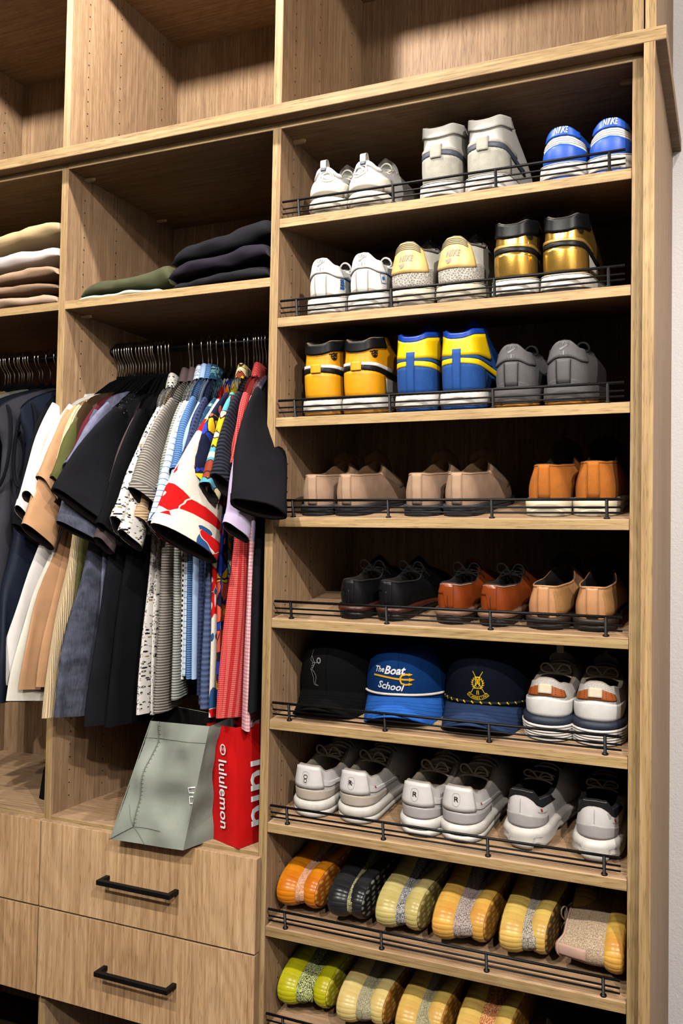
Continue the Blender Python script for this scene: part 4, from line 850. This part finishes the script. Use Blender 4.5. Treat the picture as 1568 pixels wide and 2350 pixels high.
# ---------------------------------------------------------------- garments
def garment(name,label,cat,x,tip,hem,yf,mat,cuff=None,cw=.06,w0=.072,tw=0.,th=.012,seed=0,neck=.362,collar=None,group='clothes hanging in the wardrobe',inner=None,cth=.016,sl_mat=None,back=True,fold=.006,yb=None,nosleeve=False,hemtilt=0.,lean=0.,band=True,yaw=0.):
    """shirt on a hanger in the y-z plane: tip = front shoulder point (y,z), hem = bottom z, yf = front edge y at the hem, cuff = sleeve end (x,y,z)"""
    rr=random.Random(seed+11); yt,zt=tip; yc=.19; o=thing(name,label,cat,(x,yc,hem),(0,0,yaw),group=group); of=(x,yc,hem)
    if cuff is not None:
        dx,dy=cuff[0]-x,cuff[1]-yc; cuff=(x+dx*math.cos(yaw)+dy*math.sin(yaw),yc-dx*math.sin(yaw)+dy*math.cos(yaw),cuff[2])
    ybt=min(.405,2*yc-yt); ybh=yb if yb is not None else min(.41,2*yc-yf)
    def ztop(y):
        d=abs(y-yc); hw=max(.12,(yc-yt) if y<yc else (ybt-yc)); f=min(1,max(0,(d-.055)/(hw-.055)))
        return lerp(neck-.012,zt,f)-.008*f*f*f-.016*f**8-(.008 if d<.05 else 0)
    NU,NV=36,20; V=[];uv=[]; ph=[rr.uniform(0,6.28) for _ in range(4)]
    for i in range(NU):
        a=2*math.pi*i/NU; c,s=math.cos(a),math.sin(a)
        for j in range(NV+1):
            v=j/NV; arm=.030*sst(v,.02,.16)
            f0=lerp(yt+arm,yf,sst(v,.10,1.)); f1=lerp(ybt-arm,ybh,sst(v,.10,1.)); m=(f0+f1)/2; h=(f1-f0)/2
            y=m-h*math.copysign(abs(c)**.85,c)
            b=th*(.28+.72*sst(v,0,.12)); wv=fold*sst(v,.08,.7)
            fx=wv*math.sin(y*52+ph[0]+v*1.5)+wv*.6*math.sin(y*95+ph[1]-v*2.2)
            X=x+lean*v*sst(.12-y,0.,.2)+b*math.copysign(abs(s)**.7,s)+fx
            z=lerp(ztop(y),hem+hemtilt*(y-yc)+.006*math.sin(y*20+ph[2]),v)
            V.append(Vector((X,y,z))); uv.append((y+.013*(1 if s>0 else 2)+ (x-X)*.6,z))
    F=grid_faces(NU,NV+1,True); body=mesh('body',V,F,mat,o,uv=uv,off=of)
    if inner is None: inner=DARKIN
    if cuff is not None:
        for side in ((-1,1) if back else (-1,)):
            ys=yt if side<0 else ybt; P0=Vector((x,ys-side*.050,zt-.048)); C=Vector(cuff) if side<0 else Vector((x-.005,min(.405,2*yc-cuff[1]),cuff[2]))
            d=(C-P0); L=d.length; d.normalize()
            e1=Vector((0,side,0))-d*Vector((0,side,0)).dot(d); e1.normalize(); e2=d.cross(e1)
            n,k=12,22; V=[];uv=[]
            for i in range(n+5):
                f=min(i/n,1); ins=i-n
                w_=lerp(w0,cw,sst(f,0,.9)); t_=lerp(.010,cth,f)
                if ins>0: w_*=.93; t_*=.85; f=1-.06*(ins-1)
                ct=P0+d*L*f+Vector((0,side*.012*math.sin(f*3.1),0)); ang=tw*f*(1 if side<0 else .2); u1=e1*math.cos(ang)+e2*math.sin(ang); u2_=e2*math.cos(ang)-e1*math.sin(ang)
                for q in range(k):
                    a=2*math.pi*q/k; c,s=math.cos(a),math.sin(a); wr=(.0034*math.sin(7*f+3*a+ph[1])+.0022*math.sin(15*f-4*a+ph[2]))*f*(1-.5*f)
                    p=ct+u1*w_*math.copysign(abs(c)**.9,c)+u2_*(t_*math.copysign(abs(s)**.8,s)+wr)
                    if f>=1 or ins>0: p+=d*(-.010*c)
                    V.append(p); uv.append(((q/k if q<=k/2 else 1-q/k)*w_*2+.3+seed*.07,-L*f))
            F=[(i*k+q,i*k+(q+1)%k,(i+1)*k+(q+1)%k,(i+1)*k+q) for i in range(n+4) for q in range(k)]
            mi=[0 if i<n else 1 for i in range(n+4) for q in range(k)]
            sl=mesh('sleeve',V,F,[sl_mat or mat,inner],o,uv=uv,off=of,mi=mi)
            if band and side<0:  # stitched hem of the sleeve
                Vb=[];nb=3
                for i in range(nb+1):
                    f=lerp(.90,1.0,i/nb); w_=lerp(w0,cw,sst(f,0,.9))+.0012; t_=lerp(.010,cth,f)+.0012; ct=P0+d*L*f+Vector((0,side*.012*math.sin(f*3.1),0)); ang=tw*f; u1=e1*math.cos(ang)+e2*math.sin(ang); u2_=e2*math.cos(ang)-e1*math.sin(ang)
                    for q in range(k):
                        a=2*math.pi*q/k; c,s=math.cos(a),math.sin(a); wr=(.0034*math.sin(7*f+3*a+ph[1])+.0022*math.sin(15*f-4*a+ph[2]))*f*(1-.5*f)
                        p=ct+u1*w_*math.copysign(abs(c)**.9,c)+u2_*(t_*math.copysign(abs(s)**.8,s)+wr)
                        p+=d*(-.010*c*sst(f,.9,1)); Vb.append(p)
                mesh('sleeve_hem',Vb,[(i*k+q,i*k+(q+1)%k,(i+1)*k+(q+1)%k,(i+1)*k+q) for i in range(nb) for q in range(k)],sl_mat or mat,sl,uv=[(v.y*.9+.3,v.z) for v in Vb],off=of)
    if collar:
        n=20; V=[];uv=[]
        for i in range(n):
            a=2*math.pi*i/n; c,s=math.cos(a),math.sin(a)
            for (ry,rx,z) in ((.056,.010,neck-.026),(.052,.011,neck+.004),(.056,.014,neck+.008),(.068,.018,neck-.010),(.082,.020,neck-.030)):
                V.append(Vector((x+rx*s,yc+ry*c-.004,z+.006*c*c))); uv.append((V[-1].y,V[-1].z))
        mesh('collar',V,grid_faces(n,5,True),collar,o,uv=uv,off=of)
    return o
DARKIN=fab('sleeve_inside_shade',34,30,30)  # near-black colour paints the shade inside every sleeve opening
F_W=fab('white_cotton',236,230,226,.05); F_CR=fab('cream_cotton',226,220,206,.06); F_TAN=fab('tan_jersey',190,146,108,.10); F_RIB=stripe('cream_rib_knit',srgb(214,188,146),srgb(226,204,166),.0035,.5,0,.6); F_BRN=fab('dark_brown_jersey',58,42,26); F_OLV=fab('olive_jersey',84,86,48); F_MAR=fab('maroon_jersey',92,34,46); F_DEN=denim('washed_black_denim',srgb(40,42,54),srgb(96,100,120)); F_SLA=denim('slate_denim',srgb(84,86,112),srgb(134,136,164)); F_DOT=dotted('black_pin_dot',srgb(26,26,28),srgb(150,146,136),95,.12); F_BLK=fab('black_jersey',26,26,30,.15); F_BLK2=fab('soft_black_jersey',18,18,21,.15)
F_PRT=printed('black_white_motif',srgb(226,222,216),srgb(34,34,40),srgb(150,128,84),170); F_BEI=stripe('beige_rib',srgb(206,176,140),srgb(190,158,120),.006,.5,1,.7); F_POL=stripe('grey_striped_knit',srgb(154,147,139),srgb(122,115,108),.0060,.40,1,.8); F_HND=gingham('houndstooth_check',srgb(226,222,212),srgb(226,222,212),srgb(26,26,30),.011); F_WIN=grid_fab('blue_windowpane',srgb(228,232,238),srgb(74,96,140),.013,.11,srgb(188,212,240)); F_BLT=stripe('blue_textured_knit',srgb(96,140,196),srgb(64,104,160),.005,.5,1,.6); F_LBL=fab('light_blue_oxford',170,196,232,.07); F_SLN=dotted('slate_navy_dot',srgb(58,68,104),srgb(36,42,66),120,.30); F_TEA=printed('teal_mark',srgb(28,66,92),srgb(110,150,150),srgb(150,176,170),120)
F_RWB=floral('red_white_blue_floral',[srgb(232,222,208),srgb(206,24,26),srgb(232,222,208),srgb(46,84,134),srgb(206,24,26),srgb(236,228,214)],srgb(226,214,200),21,dk=.012); F_BYO=floral('blue_yellow_coral_floral',[srgb(246,186,26),srgb(40,60,168),srgb(226,96,74),srgb(30,34,60),srgb(248,198,40),srgb(44,66,176)],srgb(28,30,52),30,dk=.03); F_PAI=floral('cream_paisley',[srgb(240,226,178),srgb(236,200,40),srgb(150,66,48),srgb(244,232,190),srgb(90,170,190),srgb(240,226,178)],srgb(70,40,36),34,dk=.035); F_NAV=stripe('navy_rib_knit',srgb(24,30,48),srgb(12,16,26),.008,.45,1,.9); F_RED=gingham('red_gingham',srgb(230,132,124),srgb(208,68,68),srgb(190,36,42),.0042); F_PNK=gingham('pink_gingham',srgb(240,214,216),srgb(228,170,178),srgb(204,128,140),.0075); F_LAV=fab('lavender_jersey',196,180,212,.06); F_TWI=stripe('grey_twill_knit',srgb(178,182,174),srgb(130,134,128),.006,.5,1,.7); F_SLB=stripe('slate_blue_knit',srgb(82,98,136),srgb(66,80,116),.012,.5,1,.5); F_PUR=fab('plum_brown_jersey',92,78,80)
g=garment
g('long_sleeve_shirt','white long sleeve shirt at the left end of the middle rod','shirt',-.545,(-.008,.298),-.365,-.10,F_W,(-.575,-.092,.017),.030,.066,-.1,yaw=-.14,seed=1,cth=.014,lean=-.050,neck=.340)
g('shirt','cream shirt hanging just right of the white long sleeve shirt','shirt',-.535,(-.006,.290),-.395,-.10,F_CR,(-.552,-.100,.050),.024,.062,0,yaw=.0,seed=2,lean=-.06,neck=.340)
g('sweatshirt','tan sweatshirt with folded wide cuff, beside the cream shirt','sweatshirt',-.525,(-.006,.281),-.370,-.09,F_TAN,(-.534,-.092,-.028),.044,.070,.3,yaw=-.02,seed=3,lean=-.045,neck=.338,cth=.020)
g('t_shirt','tan t-shirt with short sleeve in front of the cream ribbed shirt','t-shirt',-.516,(-.004,.284),-.36,-.06,F_TAN,(-.522,-.082,.077),.034,.064,.3,yaw=-.01,seed=4,neck=.338,lean=-.03)
g('knit_shirt','cream ribbed long shirt with low hem beside the tan t-shirt','shirt',-.506,(-.006,.288),-.434,-.065,F_RIB,(-.508,-.050,.120),.026,.060,0,yaw=-.01,seed=5,th=.016,lean=-.030,neck=.340)
g('t_shirt','dark brown top between the cream ribbed shirt and the olive tee','t-shirt',-.498,(.004,.300),-.36,.0,F_BRN,(-.494,-.030,.12),.03,.06,0,yaw=.02,seed=6,neck=.340)
g('t_shirt','olive green t-shirt with short sleeve beside the maroon top','t-shirt',-.489,(-.006,.272),-.40,-.03,F_OLV,(-.494,-.072,.078),.032,.064,.3,yaw=-.02,seed=7,neck=.335,lean=-.03)
g('t_shirt','maroon top between the olive tee and slate denim jacket','t-shirt',-.479,(-.002,.286),-.37,.0,F_MAR,(-.474,-.055,.120),.026,.058,0,yaw=.07,seed=8,neck=.340)
g('denim_jacket','washed dark denim jacket with stitched wide cuff','jacket',-.472,(.004,.280),-.420,-.065,F_DEN,(-.442,-.070,-.018),.050,.070,.75,yaw=.08,seed=9,th=.020,lean=-.040,neck=.335)
g('shirt','slate purple shirt over the denim jacket shoulder','shirt',-.462,(-.006,.290),-.35,.01,F_SLA,(-.460,-.080,.110),.026,.058,.2,yaw=.12,seed=10,neck=.342)
g('shirt','black pin dot shirt left of the black t-shirt','shirt',-.446,(-.002,.287),-.40,.02,F_DOT,(-.444,-.088,.090),.028,.060,.3,yaw=.22,seed=11,neck=.342)
g('t_shirt','black t-shirt with wide short sleeve facing the room, left of the print shirts','t-shirt',-.430,(-.008,.268),-.432,-.05,F_BLK,(-.412,-.092,.030),.078,.080,.85,yaw=.16,seed=12,th=.020,cth=.020,lean=-.025,neck=.335)
g('t_shirt','black long t-shirt behind the wide-sleeved black one','t-shirt',-.410,(-.002,.284),-.445,-.02,F_BLK2,(-.368,-.055,-.02),.040,.066,.6,yaw=.34,seed=13,th=.024,lean=-.060,neck=.338)
g('t_shirt','plum brown top peeking out below the black sleeve','t-shirt',-.418,(.01,.27),-.40,.02,F_PUR,(-.392,-.045,-.045),.026,.06,.6,yaw=.28,seed=14,neck=.33)
g('print_shirt','white shirt with small black motifs, longest sleeve of the two','shirt',-.392,(-.004,.286),-.418,-.01,F_PRT,(-.330,-.075,-.004),.028,.064,.5,yaw=.46,seed=15,lean=-.025,neck=.345)
g('print_shirt','white shirt with small black motifs, right one of the two','shirt',-.378,(-.002,.292),-.415,.01,F_PRT,(-.310,-.062,-.032),.032,.064,.8,yaw=.46,seed=16,lean=-.012,collar=F_PRT,neck=.352)
g('knit_shirt','beige ribbed knit shirt between the print shirt and grey striped polo','shirt',-.358,(-.002,.286),-.40,.02,F_BEI,(-.292,-.045,.0),.026,.06,.6,yaw=.40,seed=17,neck=.345)
g('polo_shirt','grey horizontally striped knit polo with plain cuff','polo shirt',-.338,(-.006,.295),-.402,.0,F_POL,(-.272,-.062,.050),.046,.070,.85,yaw=.38,seed=18,collar=F_PUR,th=.020,lean=-.018,cth=.018)
g('shirt','grey twill knit shirt behind the striped polo','shirt',-.318,(.0,.292),-.380,.01,F_TWI,(-.242,-.035,.06),.028,.06,.5,yaw=.40,seed=19,collar=F_PUR,th=.016)
g('shirt','black and white houndstooth shirt left of the blue check','shirt',-.308,(-.002,.294),-.335,.03,F_HND,(-.235,-.035,.08),.026,.06,.5,yaw=.40,seed=20,th=.014)
g('check_shirt','white shirt with blue windowpane check and stiff collar','shirt',-.298,(-.004,.296),-.33,.03,F_WIN,(-.236,-.062,-.012),.032,.062,.6,yaw=.40,seed=21,collar=F_WIN,neck=.366)
g('polo_shirt','blue textured knit polo with pale collar right of the windowpane check','polo shirt',-.284,(-.004,.300),-.33,.03,F_BLT,(-.206,-.040,.10),.026,.058,.5,yaw=.38,seed=22,collar=F_LBL,neck=.368)
g('shirt','light blue plain shirt between blue polo and slate dotted shirt','shirt',-.272,(-.002,.294),-.33,.03,F_LBL,(-.220,-.056,.004),.028,.060,.5,yaw=.40,seed=23,collar=F_BLT,neck=.366)
g('shirt','slate navy dotted shirt under the teal one','shirt',-.258,(-.002,.294),-.36,.03,F_SLN,(-.180,-.040,.12),.026,.058,.5,yaw=.39,seed=24,collar=F_TEA,neck=.364)
g('shirt','teal marked shirt left of the blue and yellow floral','shirt',-.240,(-.002,.294),-.35,.04,F_TEA,(-.174,-.050,.10),.028,.058,.5,yaw=.41,seed=25)
g('knit_shirt','slate blue knit shirt whose lower part hangs behind the red floral','shirt',-.246,(.01,.284),-.385,.005,F_SLB,(-.172,-.02,.15),.026,.056,.4,yaw=.40,seed=26,th=.020,lean=.010)
g('floral_shirt','red white and blue floral shirt with big flared sleeve','shirt',-.222,(-.004,.290),-.398,.0,F_RWB,(-.154,-.092,-.036),.078,.072,1.0,yaw=.40,seed=27,th=.012,cth=.030)
g('floral_shirt','blue yellow and coral floral shirt with short sleeve','shirt',-.205,(-.006,.306),-.38,.02,F_BYO,(-.150,-.062,.090),.036,.058,.8,yaw=.39,seed=28,th=.012,neck=.358)
g('floral_shirt','cream and yellow paisley floral shirt right of the coral floral','shirt',-.184,(-.006,.308),-.38,.04,F_PAI,(-.120,-.056,.068),.026,.056,.5,yaw=.37,seed=29,collar=F_PAI,neck=.362)
g('knit_shirt','navy ribbed knit shirt left of the red gingham','shirt',-.160,(-.004,.300),-.34,.04,F_NAV,(-.088,-.052,.082),.034,.066,.7,yaw=.34,seed=30,th=.016,cth=.018)
g('check_shirt','red gingham shirt with long hem over the red bag','shirt',-.140,(-.006,.304),-.405,-.005,F_RED,(-.070,-.026,.11),.026,.058,.2,yaw=.33,seed=31,collar=F_RED,th=.020,lean=-.050)
g('check_shirt','pink gingham shirt right of the red gingham, lowest hem','shirt',-.114,(-.004,.298),-.428,.0,F_PNK,(-.058,-.026,.10),.026,.058,.2,yaw=.29,seed=32,th=.014,lean=-.005)
g('t_shirt','lavender t-shirt sleeve between pink gingham and black tee','t-shirt',-.095,(-.006,.290),-.38,.02,F_LAV,(-.050,-.064,-.012),.032,.064,.7,yaw=.23,seed=33)
g('t_shirt','black t-shirt at the right end of the rod, sleeve overlapping the shoe cabinet','t-shirt',-.068,(-.006,.300),-.385,.0,F_BLK,(.010,-.080,.034),.056,.074,1.15,yaw=.18,seed=34,th=.018,cth=.026,lean=-.020)
# left bay: dark vests
F_NV=fab('navy_nylon',30,36,50,.2,.45); F_NV2=fab('dark_navy_quilt',22,26,36,.2,.5); F_CHR=fab('charcoal_wool',58,58,66,.2); F_GRO=fab('grey_olive_fleece',96,98,88,.12); F_MUS=fab('mustard_wool',140,104,56); PIP=fab('black_piping',16,16,20)
LG='dark jackets and vests in the left bay'
g('vest','navy nylon vest with black armhole piping, nearest in the left bay','vest',-.640,(-.045,.290),-.40,-.11,F_NV,None,seed=41,th=.030,group=LG,fold=.010)
g('vest','charcoal vest behind the navy nylon one in the left bay','vest',-.700,(-.060,.285),-.40,-.12,F_CHR,None,seed=42,th=.026,group=LG,fold=.010)
g('jacket','grey olive fleece jacket at the left edge under the hangers','jacket',-.800,(-.030,.300),-.38,-.06,F_GRO,(-.79,-.10,-.1),.045,.075,.3,seed=43,th=.024,group=LG)
g('jacket','dark navy quilted jacket between the vests in the left bay','jacket',-.752,(-.040,.292),-.40,-.10,F_NV2,(-.745,-.10,-.05),.045,.07,.3,seed=44,th=.024,group=LG)
g('jacket','mustard jacket deep in the left bay','jacket',-.86,(.02,.31),-.36,.0,F_MUS,(-.855,-.03,.0),.04,.07,.3,seed=45,th=.02,group=LG)
g('jacket','dark navy jacket furthest left in the left bay','jacket',-.905,(.0,.30),-.38,-.02,F_NV2,(-.9,-.06,-.05),.04,.07,.3,seed=46,th=.02,group=LG)
g('jacket','black jacket right beside the oak divider in the left bay','jacket',-.602,(-.005,.300),-.40,-.03,F_BLK2,(-.60,-.06,-.02),.034,.06,.3,seed=47,th=.016,group=LG)
# armhole pipings on the vests
for nm,xx,tp in (('vest',-.640,(-.045,.290)),('vest.001',-.700,(-.060,.285))):
    v=bpy.data.objects[nm]; l=v.location
    tube('armhole_piping',[(xx+.032*math.sin(a)*.95-l.x,tp[0]+.018-.020*math.cos(a)*.6-l.y,tp[1]-.105-.100*math.cos(a)-l.z) for a in [2*math.pi*k/24 for k in range(25)]],.004,PIP,v,6)
# ---------------------------------------------------------------- folded trousers
def folded(name,label,x0,x1,y0,y1,z,h,mat,seed,tilt=0.,sag=.0,group=None,hs=None):
    """folded garment: rounded front fold, flattened, slightly uneven"""
    rr=random.Random(seed); ph=[rr.uniform(0,6.28) for _ in range(5)]; n,k=30,28; V=[];uv=[]; cx=(x0+x1)/2
    o=thing(name,label,'trousers',(cx,(y0+y1)/2,z),group=group); of=(cx,(y0+y1)/2,z)
    for i in range(n+1):
        f=i/n; x=lerp(x0,x1,f); e=math.sqrt(max(0,1-abs(2*f-1)**7)); hh=h*e*(1+.10*math.sin(f*5+ph[0]))*(interp(hs,f) if hs else 1); zb=z+sag*(1-(2*f-1)**2)+tilt*f
        for q in range(k):
            a=2*math.pi*q/k; c,s=math.cos(a),math.sin(a)
            y=lerp(y0,y1,.5-.5*math.copysign(abs(c)**.42,c))+.004*math.sin(f*9+ph[1]); zz=zb+hh*(.5+.5*math.copysign(abs(s)**.55,s))
            zz+=.0022*math.sin(f*17+ph[2]+y*30)*max(0,s); y+=.0018*math.sin(f*25+ph[3])+.0016*math.sin(s*5+f*14+ph[4])
            nz=noise.noise(Vector((x*16+seed,y*11,s*1.4+seed*3)))+.5*noise.noise(Vector((x*38,y*20+seed,s*2.5)))
            y-=.0055*nz*abs(c)*(1 if c>0 else 0); zz+=.0045*nz*max(0,s)
            V.append(Vector((x,y,max(zz,z-.001)))); uv.append((x,q/k*.3))
    F=[(i*k+q,i*k+(q+1)%k,(i+1)*k+(q+1)%k,(i+1)*k+q) for i in range(n) for q in range(k)]+[tuple(range(k))[::-1],tuple(n*k+q for q in range(k))]
    mesh('folded_cloth',V,F,mat,o,uv=uv,off=of)
    # waist hem line across the fold
    for sx in (.86,):
        i=int(n*sx); tube('hem_seam',[V[i*k+q]+Vector((0,-.0006,.0006)) for q in range(k//4,3*k//4+1)],.0010,mat,o,5,off=of); 
    Vs=[V[i*k+int(k*.36)]+Vector((0,-.0008,.0)) for i in range(2,n-2)]; tube('fold_crease',Vs,.0008,mat,o,5,off=of)
    return o
F_KH=fab('khaki_chino',196,170,128,.08); F_WH2=fab('off_white_chino',222,212,206,.05); F_TN1=fab('tan_chino',172,142,116,.08); F_TN2=fab('brown_chino',146,118,98,.08); F_TN3=fab('rosy_chino',178,150,130,.08); F_OL=fab('olive_chino',78,80,58,.12); F_MN=fab('mint_chino',200,210,190,.06); F_BK=fab('black_chino',34,34,38,.15); F_PL=fab('plum_black_chino',40,36,46,.15)
FG='folded trousers in the left bay'; z=.5205
folded('folded_trousers','rosy beige folded trousers, bottom of the khaki stack in left bay',-.95,-.581,.004,.33,z,.032,F_TN3,1,group=FG)
folded('folded_trousers','brown folded trousers, second from bottom of the khaki stack',-.95,-.583,.008,.33,z+.031,.027,F_TN2,2,.004,group=FG)
folded('folded_trousers','tan folded trousers in the middle of the khaki stack',-.95,-.581,.004,.33,z+.058,.034,F_TN1,3,.008,group=FG)
folded('folded_trousers','off-white folded trousers under the khaki pair on top',-.95,-.580,.010,.33,z+.088,.044,F_WH2,4,.022,group=FG)
folded('folded_trousers','khaki folded trousers on top of the stack in left bay',-.95,-.580,.016,.33,z+.136,.044,F_KH,5,.034,group=FG)
FG='folded trousers on the middle shelf'
folded('folded_trousers','mint folded trousers under the olive pair on the middle shelf',-.535,-.30,.014,.30,z,.014,F_MN,6,group=FG)
folded('folded_trousers','olive green folded trousers on the middle shelf',-.530,-.275,.016,.30,z+.0135,.044,F_OL,7,.002,group=FG,hs=[(0,.75),(.5,.9),(1,1.35)])
folded('folded_trousers','black folded trousers, lowest of the dark stack on middle shelf',-.27,-.024,.010,.32,z,.030,F_BK,8,.006,group=FG,hs=[(0,.7),(1,1.2)])
folded('folded_trousers','plum black folded trousers in the middle of the dark stack',-.278,-.024,.008,.32,z+.026,.040,F_PL,9,.020,group=FG,hs=[(0,.9),(1,1.1)])
folded('folded_trousers','black folded trousers on top of the dark stack',-.285,-.024,.030,.32,z+.064,.046,F_BK,10,.034,group=FG,hs=[(0,.9),(1,1.1)])
# ---------------------------------------------------------------- bags
def sheet(P,nu,nv,amp,seed,k=9.):
    """bilinear patch through four corners with cloth creases"""
    a,b,c,d=[Vector(p) for p in P]; nn=(b-a).cross(d-a).normalized(); V=[]
    for i in range(nu+1):
        for j in range(nv+1):
            u,v=i/nu,j/nv; p=lerp(lerp(a,b,u),lerp(d,c,u),v); e=min(1,8*u*(1-u))*min(1,6*v*(1-v)+.15)
            V.append(p+nn*amp*e*(noise.noise(p*k+Vector((seed,0,0)))*1.3+.6*noise.noise(p*k*2.3+Vector((0,seed,0)))))
    return V,grid_faces(nu+1,nv+1)
PAN=[]
def bag(name,label,B,Tp,mat,inner,seed,amp=.012):
    """B, Tp: four bottom / top corners, front-left, front-right, back-right, back-left"""
    c=sum((Vector(p) for p in B),Vector())/4; o=thing(name,label,'bag',c); of=tuple(c)
    B=[Vector(p) for p in B]; Tp=[Vector(p) for p in Tp]; S=[]; PAN.clear()
    for i,nm in enumerate(('front_panel','side_gusset','back_panel','side_gusset')):
        j=(i+1)%4; V,F=sheet((B[i],B[j],Tp[j],Tp[i]),16,18,amp if i in(0,2) else amp*.6,seed+i*3)
        pn=mesh(nm,V,F,mat,o,off=of,uv=[(v.x+v.y,v.z) for v in V]); S.append(V); PAN.append(pn)
        nn=(B[j]-B[i]).cross(Tp[i]-B[i]).normalized()
        if i: mesh('lining',[v-nn*.003 for v in V],F,inner,o,off=of)
    V,F=sheet((B[0],B[1],B[2],B[3]),8,8,.0,seed); mesh('base',V,F,mat,o,off=of)
    return o,of,S,B,Tp
GREYB=fab('grey_green_nonwoven',146,152,142,.06,.7,.5); REDB=plain('red_coated_fabric',srgb(206,16,18),.5,0,.4,.08,20,.1,300); GSEAM=fab('grey_seam',126,132,122); BLIN2=fab('black_bag_lining',20,20,20)
Bc=[(-.350,-.052,-.668),(-.165,-.052,-.664),(-.120,.105,-.658),(-.300,.120,-.658)]; Tc=[(-.286,-.006,-.420),(-.140,-.002,-.418),(-.125,.070,-.408),(-.318,.085,-.402)]
o,of,S,B,Tp=bag('tote_bag','large grey green tote bag slumped over the edge of the drawer unit',Bc,Tc,GREYB,BLIN2,3,.022)
off=Vector(of)
def fp(u,v):
    i,j=u*16,v*18; i0,j0=min(15,int(i)),min(17,int(j)); di,dj=i-i0,j-j0; G=lambda a,b:S[0][a*19+b]
    return lerp(lerp(G(i0,j0),G(i0+1,j0),di),lerp(G(i0,j0+1),G(i0+1,j0+1),di),dj)-off+Vector((0,-.0012,0))
def seam(name,pts,r,n=16):
    P=[fp(*lerp(Vector(a),Vector(b),k/n)) for a,b in zip(pts,pts[1:]) for k in range(n+1)]; tube(name,P,r*.7,GSEAM,PAN[0],5)
star=(.27,.13)
seam('corner_seam',[(.14,1.),(.20,.55),star],.0019); seam('bottom_seam',[(0,.0),star],.0015); seam('bottom_seam',[star,(.50,.0)],.0012); seam('bottom_seam',[star,(.68,.13)],.0009); seam('bottom_seam',[(.10,.30),star],.0009); seam('top_hem',[(0,.86),(1,.86)],.0008)
for k in range(26):
    f=k/26; a=lerp(Vector((.14,1.)),Vector((.20,.55)),f*2) if f<.5 else lerp(Vector((.20,.55)),Vector(star),f*2-1)
    tube('stitch',[fp(a.x-.012,a.y),fp(a.x+.03,a.y)],.0005,GSEAM,PAN[0],4)
V,F=join_data(line_data([(.012,.020),(-.008,.016),(-.004,.004),(.012,.006)],.004),line_data([(.012,-.004),(-.002,-.006),(.004,-.022),(.014,-.020)],.004)); mesh('print_mark',[fp(min(1,.93+v.x*5),.44+v.y*3.2)+Vector((0,-.001,0)) for v in V],F,WLET,PAN[0],False)
Bc=[(-.148,.030,-.6595),(-.062,-.006,-.6595),(-.026,.150,-.6595),(-.110,.180,-.6595)]; Tc=[(-.176,.045,-.424),(-.088,.020,-.420),(-.030,.150,-.416),(-.120,.180,-.420)]
o,of,S,B,Tp=bag('shopping_bag','red shopping bag with white lettering standing beside the grey tote',Bc,Tc,REDB,REDB,8,.004)
off=Vector(of)
def onbag(data,pi,u0,v0,rot):
    Pn=[(0,1),(1,2)][pi]; a,b=B[Pn[0]],B[Pn[1]]; d,c2=Tp[Pn[0]],Tp[Pn[1]]; n=(b-a).cross(d-a).normalized()
    wx=((b-a).length+(c2-d).length)/2; hy=((d-a).length+(c2-b).length)/2; V,F=data; out=[]
    for v in V:
        x=v.x*math.cos(rot)-v.y*math.sin(rot); y=v.x*math.sin(rot)+v.y*math.cos(rot); u=u0+x/wx; w_=v0+y/hy; p=lerp(lerp(a,b,u),lerp(d,c2,u),w_); out.append(p+n*.0055-off)
    return out,F
V,F=onbag(text_data('lululemon',.036,0,0,.0004),0,.56,.42,-math.pi/2); mesh('bag_lettering',V,F,WLET,PAN[0],False)
V,F=onbag(join_data(ring_data(.0115,.0028,24,.8)),0,.60,.80,0); mesh('round_logo',V,F,WLET,PAN[0],False); V,F=onbag(line_data([(-.006,-.004),(-.003,.005),(0,-.002),(.003,.005),(.006,-.004)],.0022),0,.60,.80,0); mesh('round_logo',V,F,WLET,PAN[0],False)
V,F=onbag(text_data('lulu',.10,0,0,.001),1,.42,.42,-math.pi/2); mesh('bag_lettering',V,F,WLET,PAN[1],False)
# small dark pouch at the back of the left bay
def pouch(x,y,z):
    o=thing('pouch','small black pouch standing on the deck of the left bay','pouch',(x,y,z)); V=[];n,k=16,10
    for i in range(n):
        a=2*math.pi*i/n; c,s=math.cos(a),math.sin(a)
        for j in range(k+1):
            f=j/k; r=(1-.25*f)*math.sqrt(max(0.02,1-max(0,(f-.7)/.3)**2)); V.append((.045*math.copysign(abs(c)**.7,c)*r,.035*math.copysign(abs(s)**.7,s)*r,.09*f+.003*math.sin(i*2.1)*f))
    F=grid_faces(n,k+1,True); F+=[tuple(i*(k+1)+k for i in range(n)),tuple(i*(k+1) for i in range(n))[::-1]]; mesh('pouch_body',V,F,F_BLK2,o); tube('pouch_zip',[(.046*math.sin(a)*.85,-.036*.9*math.cos(a),.060) for a in [-.9+1.8*q/8 for q in range(9)]],.0015,BLACK,o,5)
pouch(-.640,.12,-.6600)
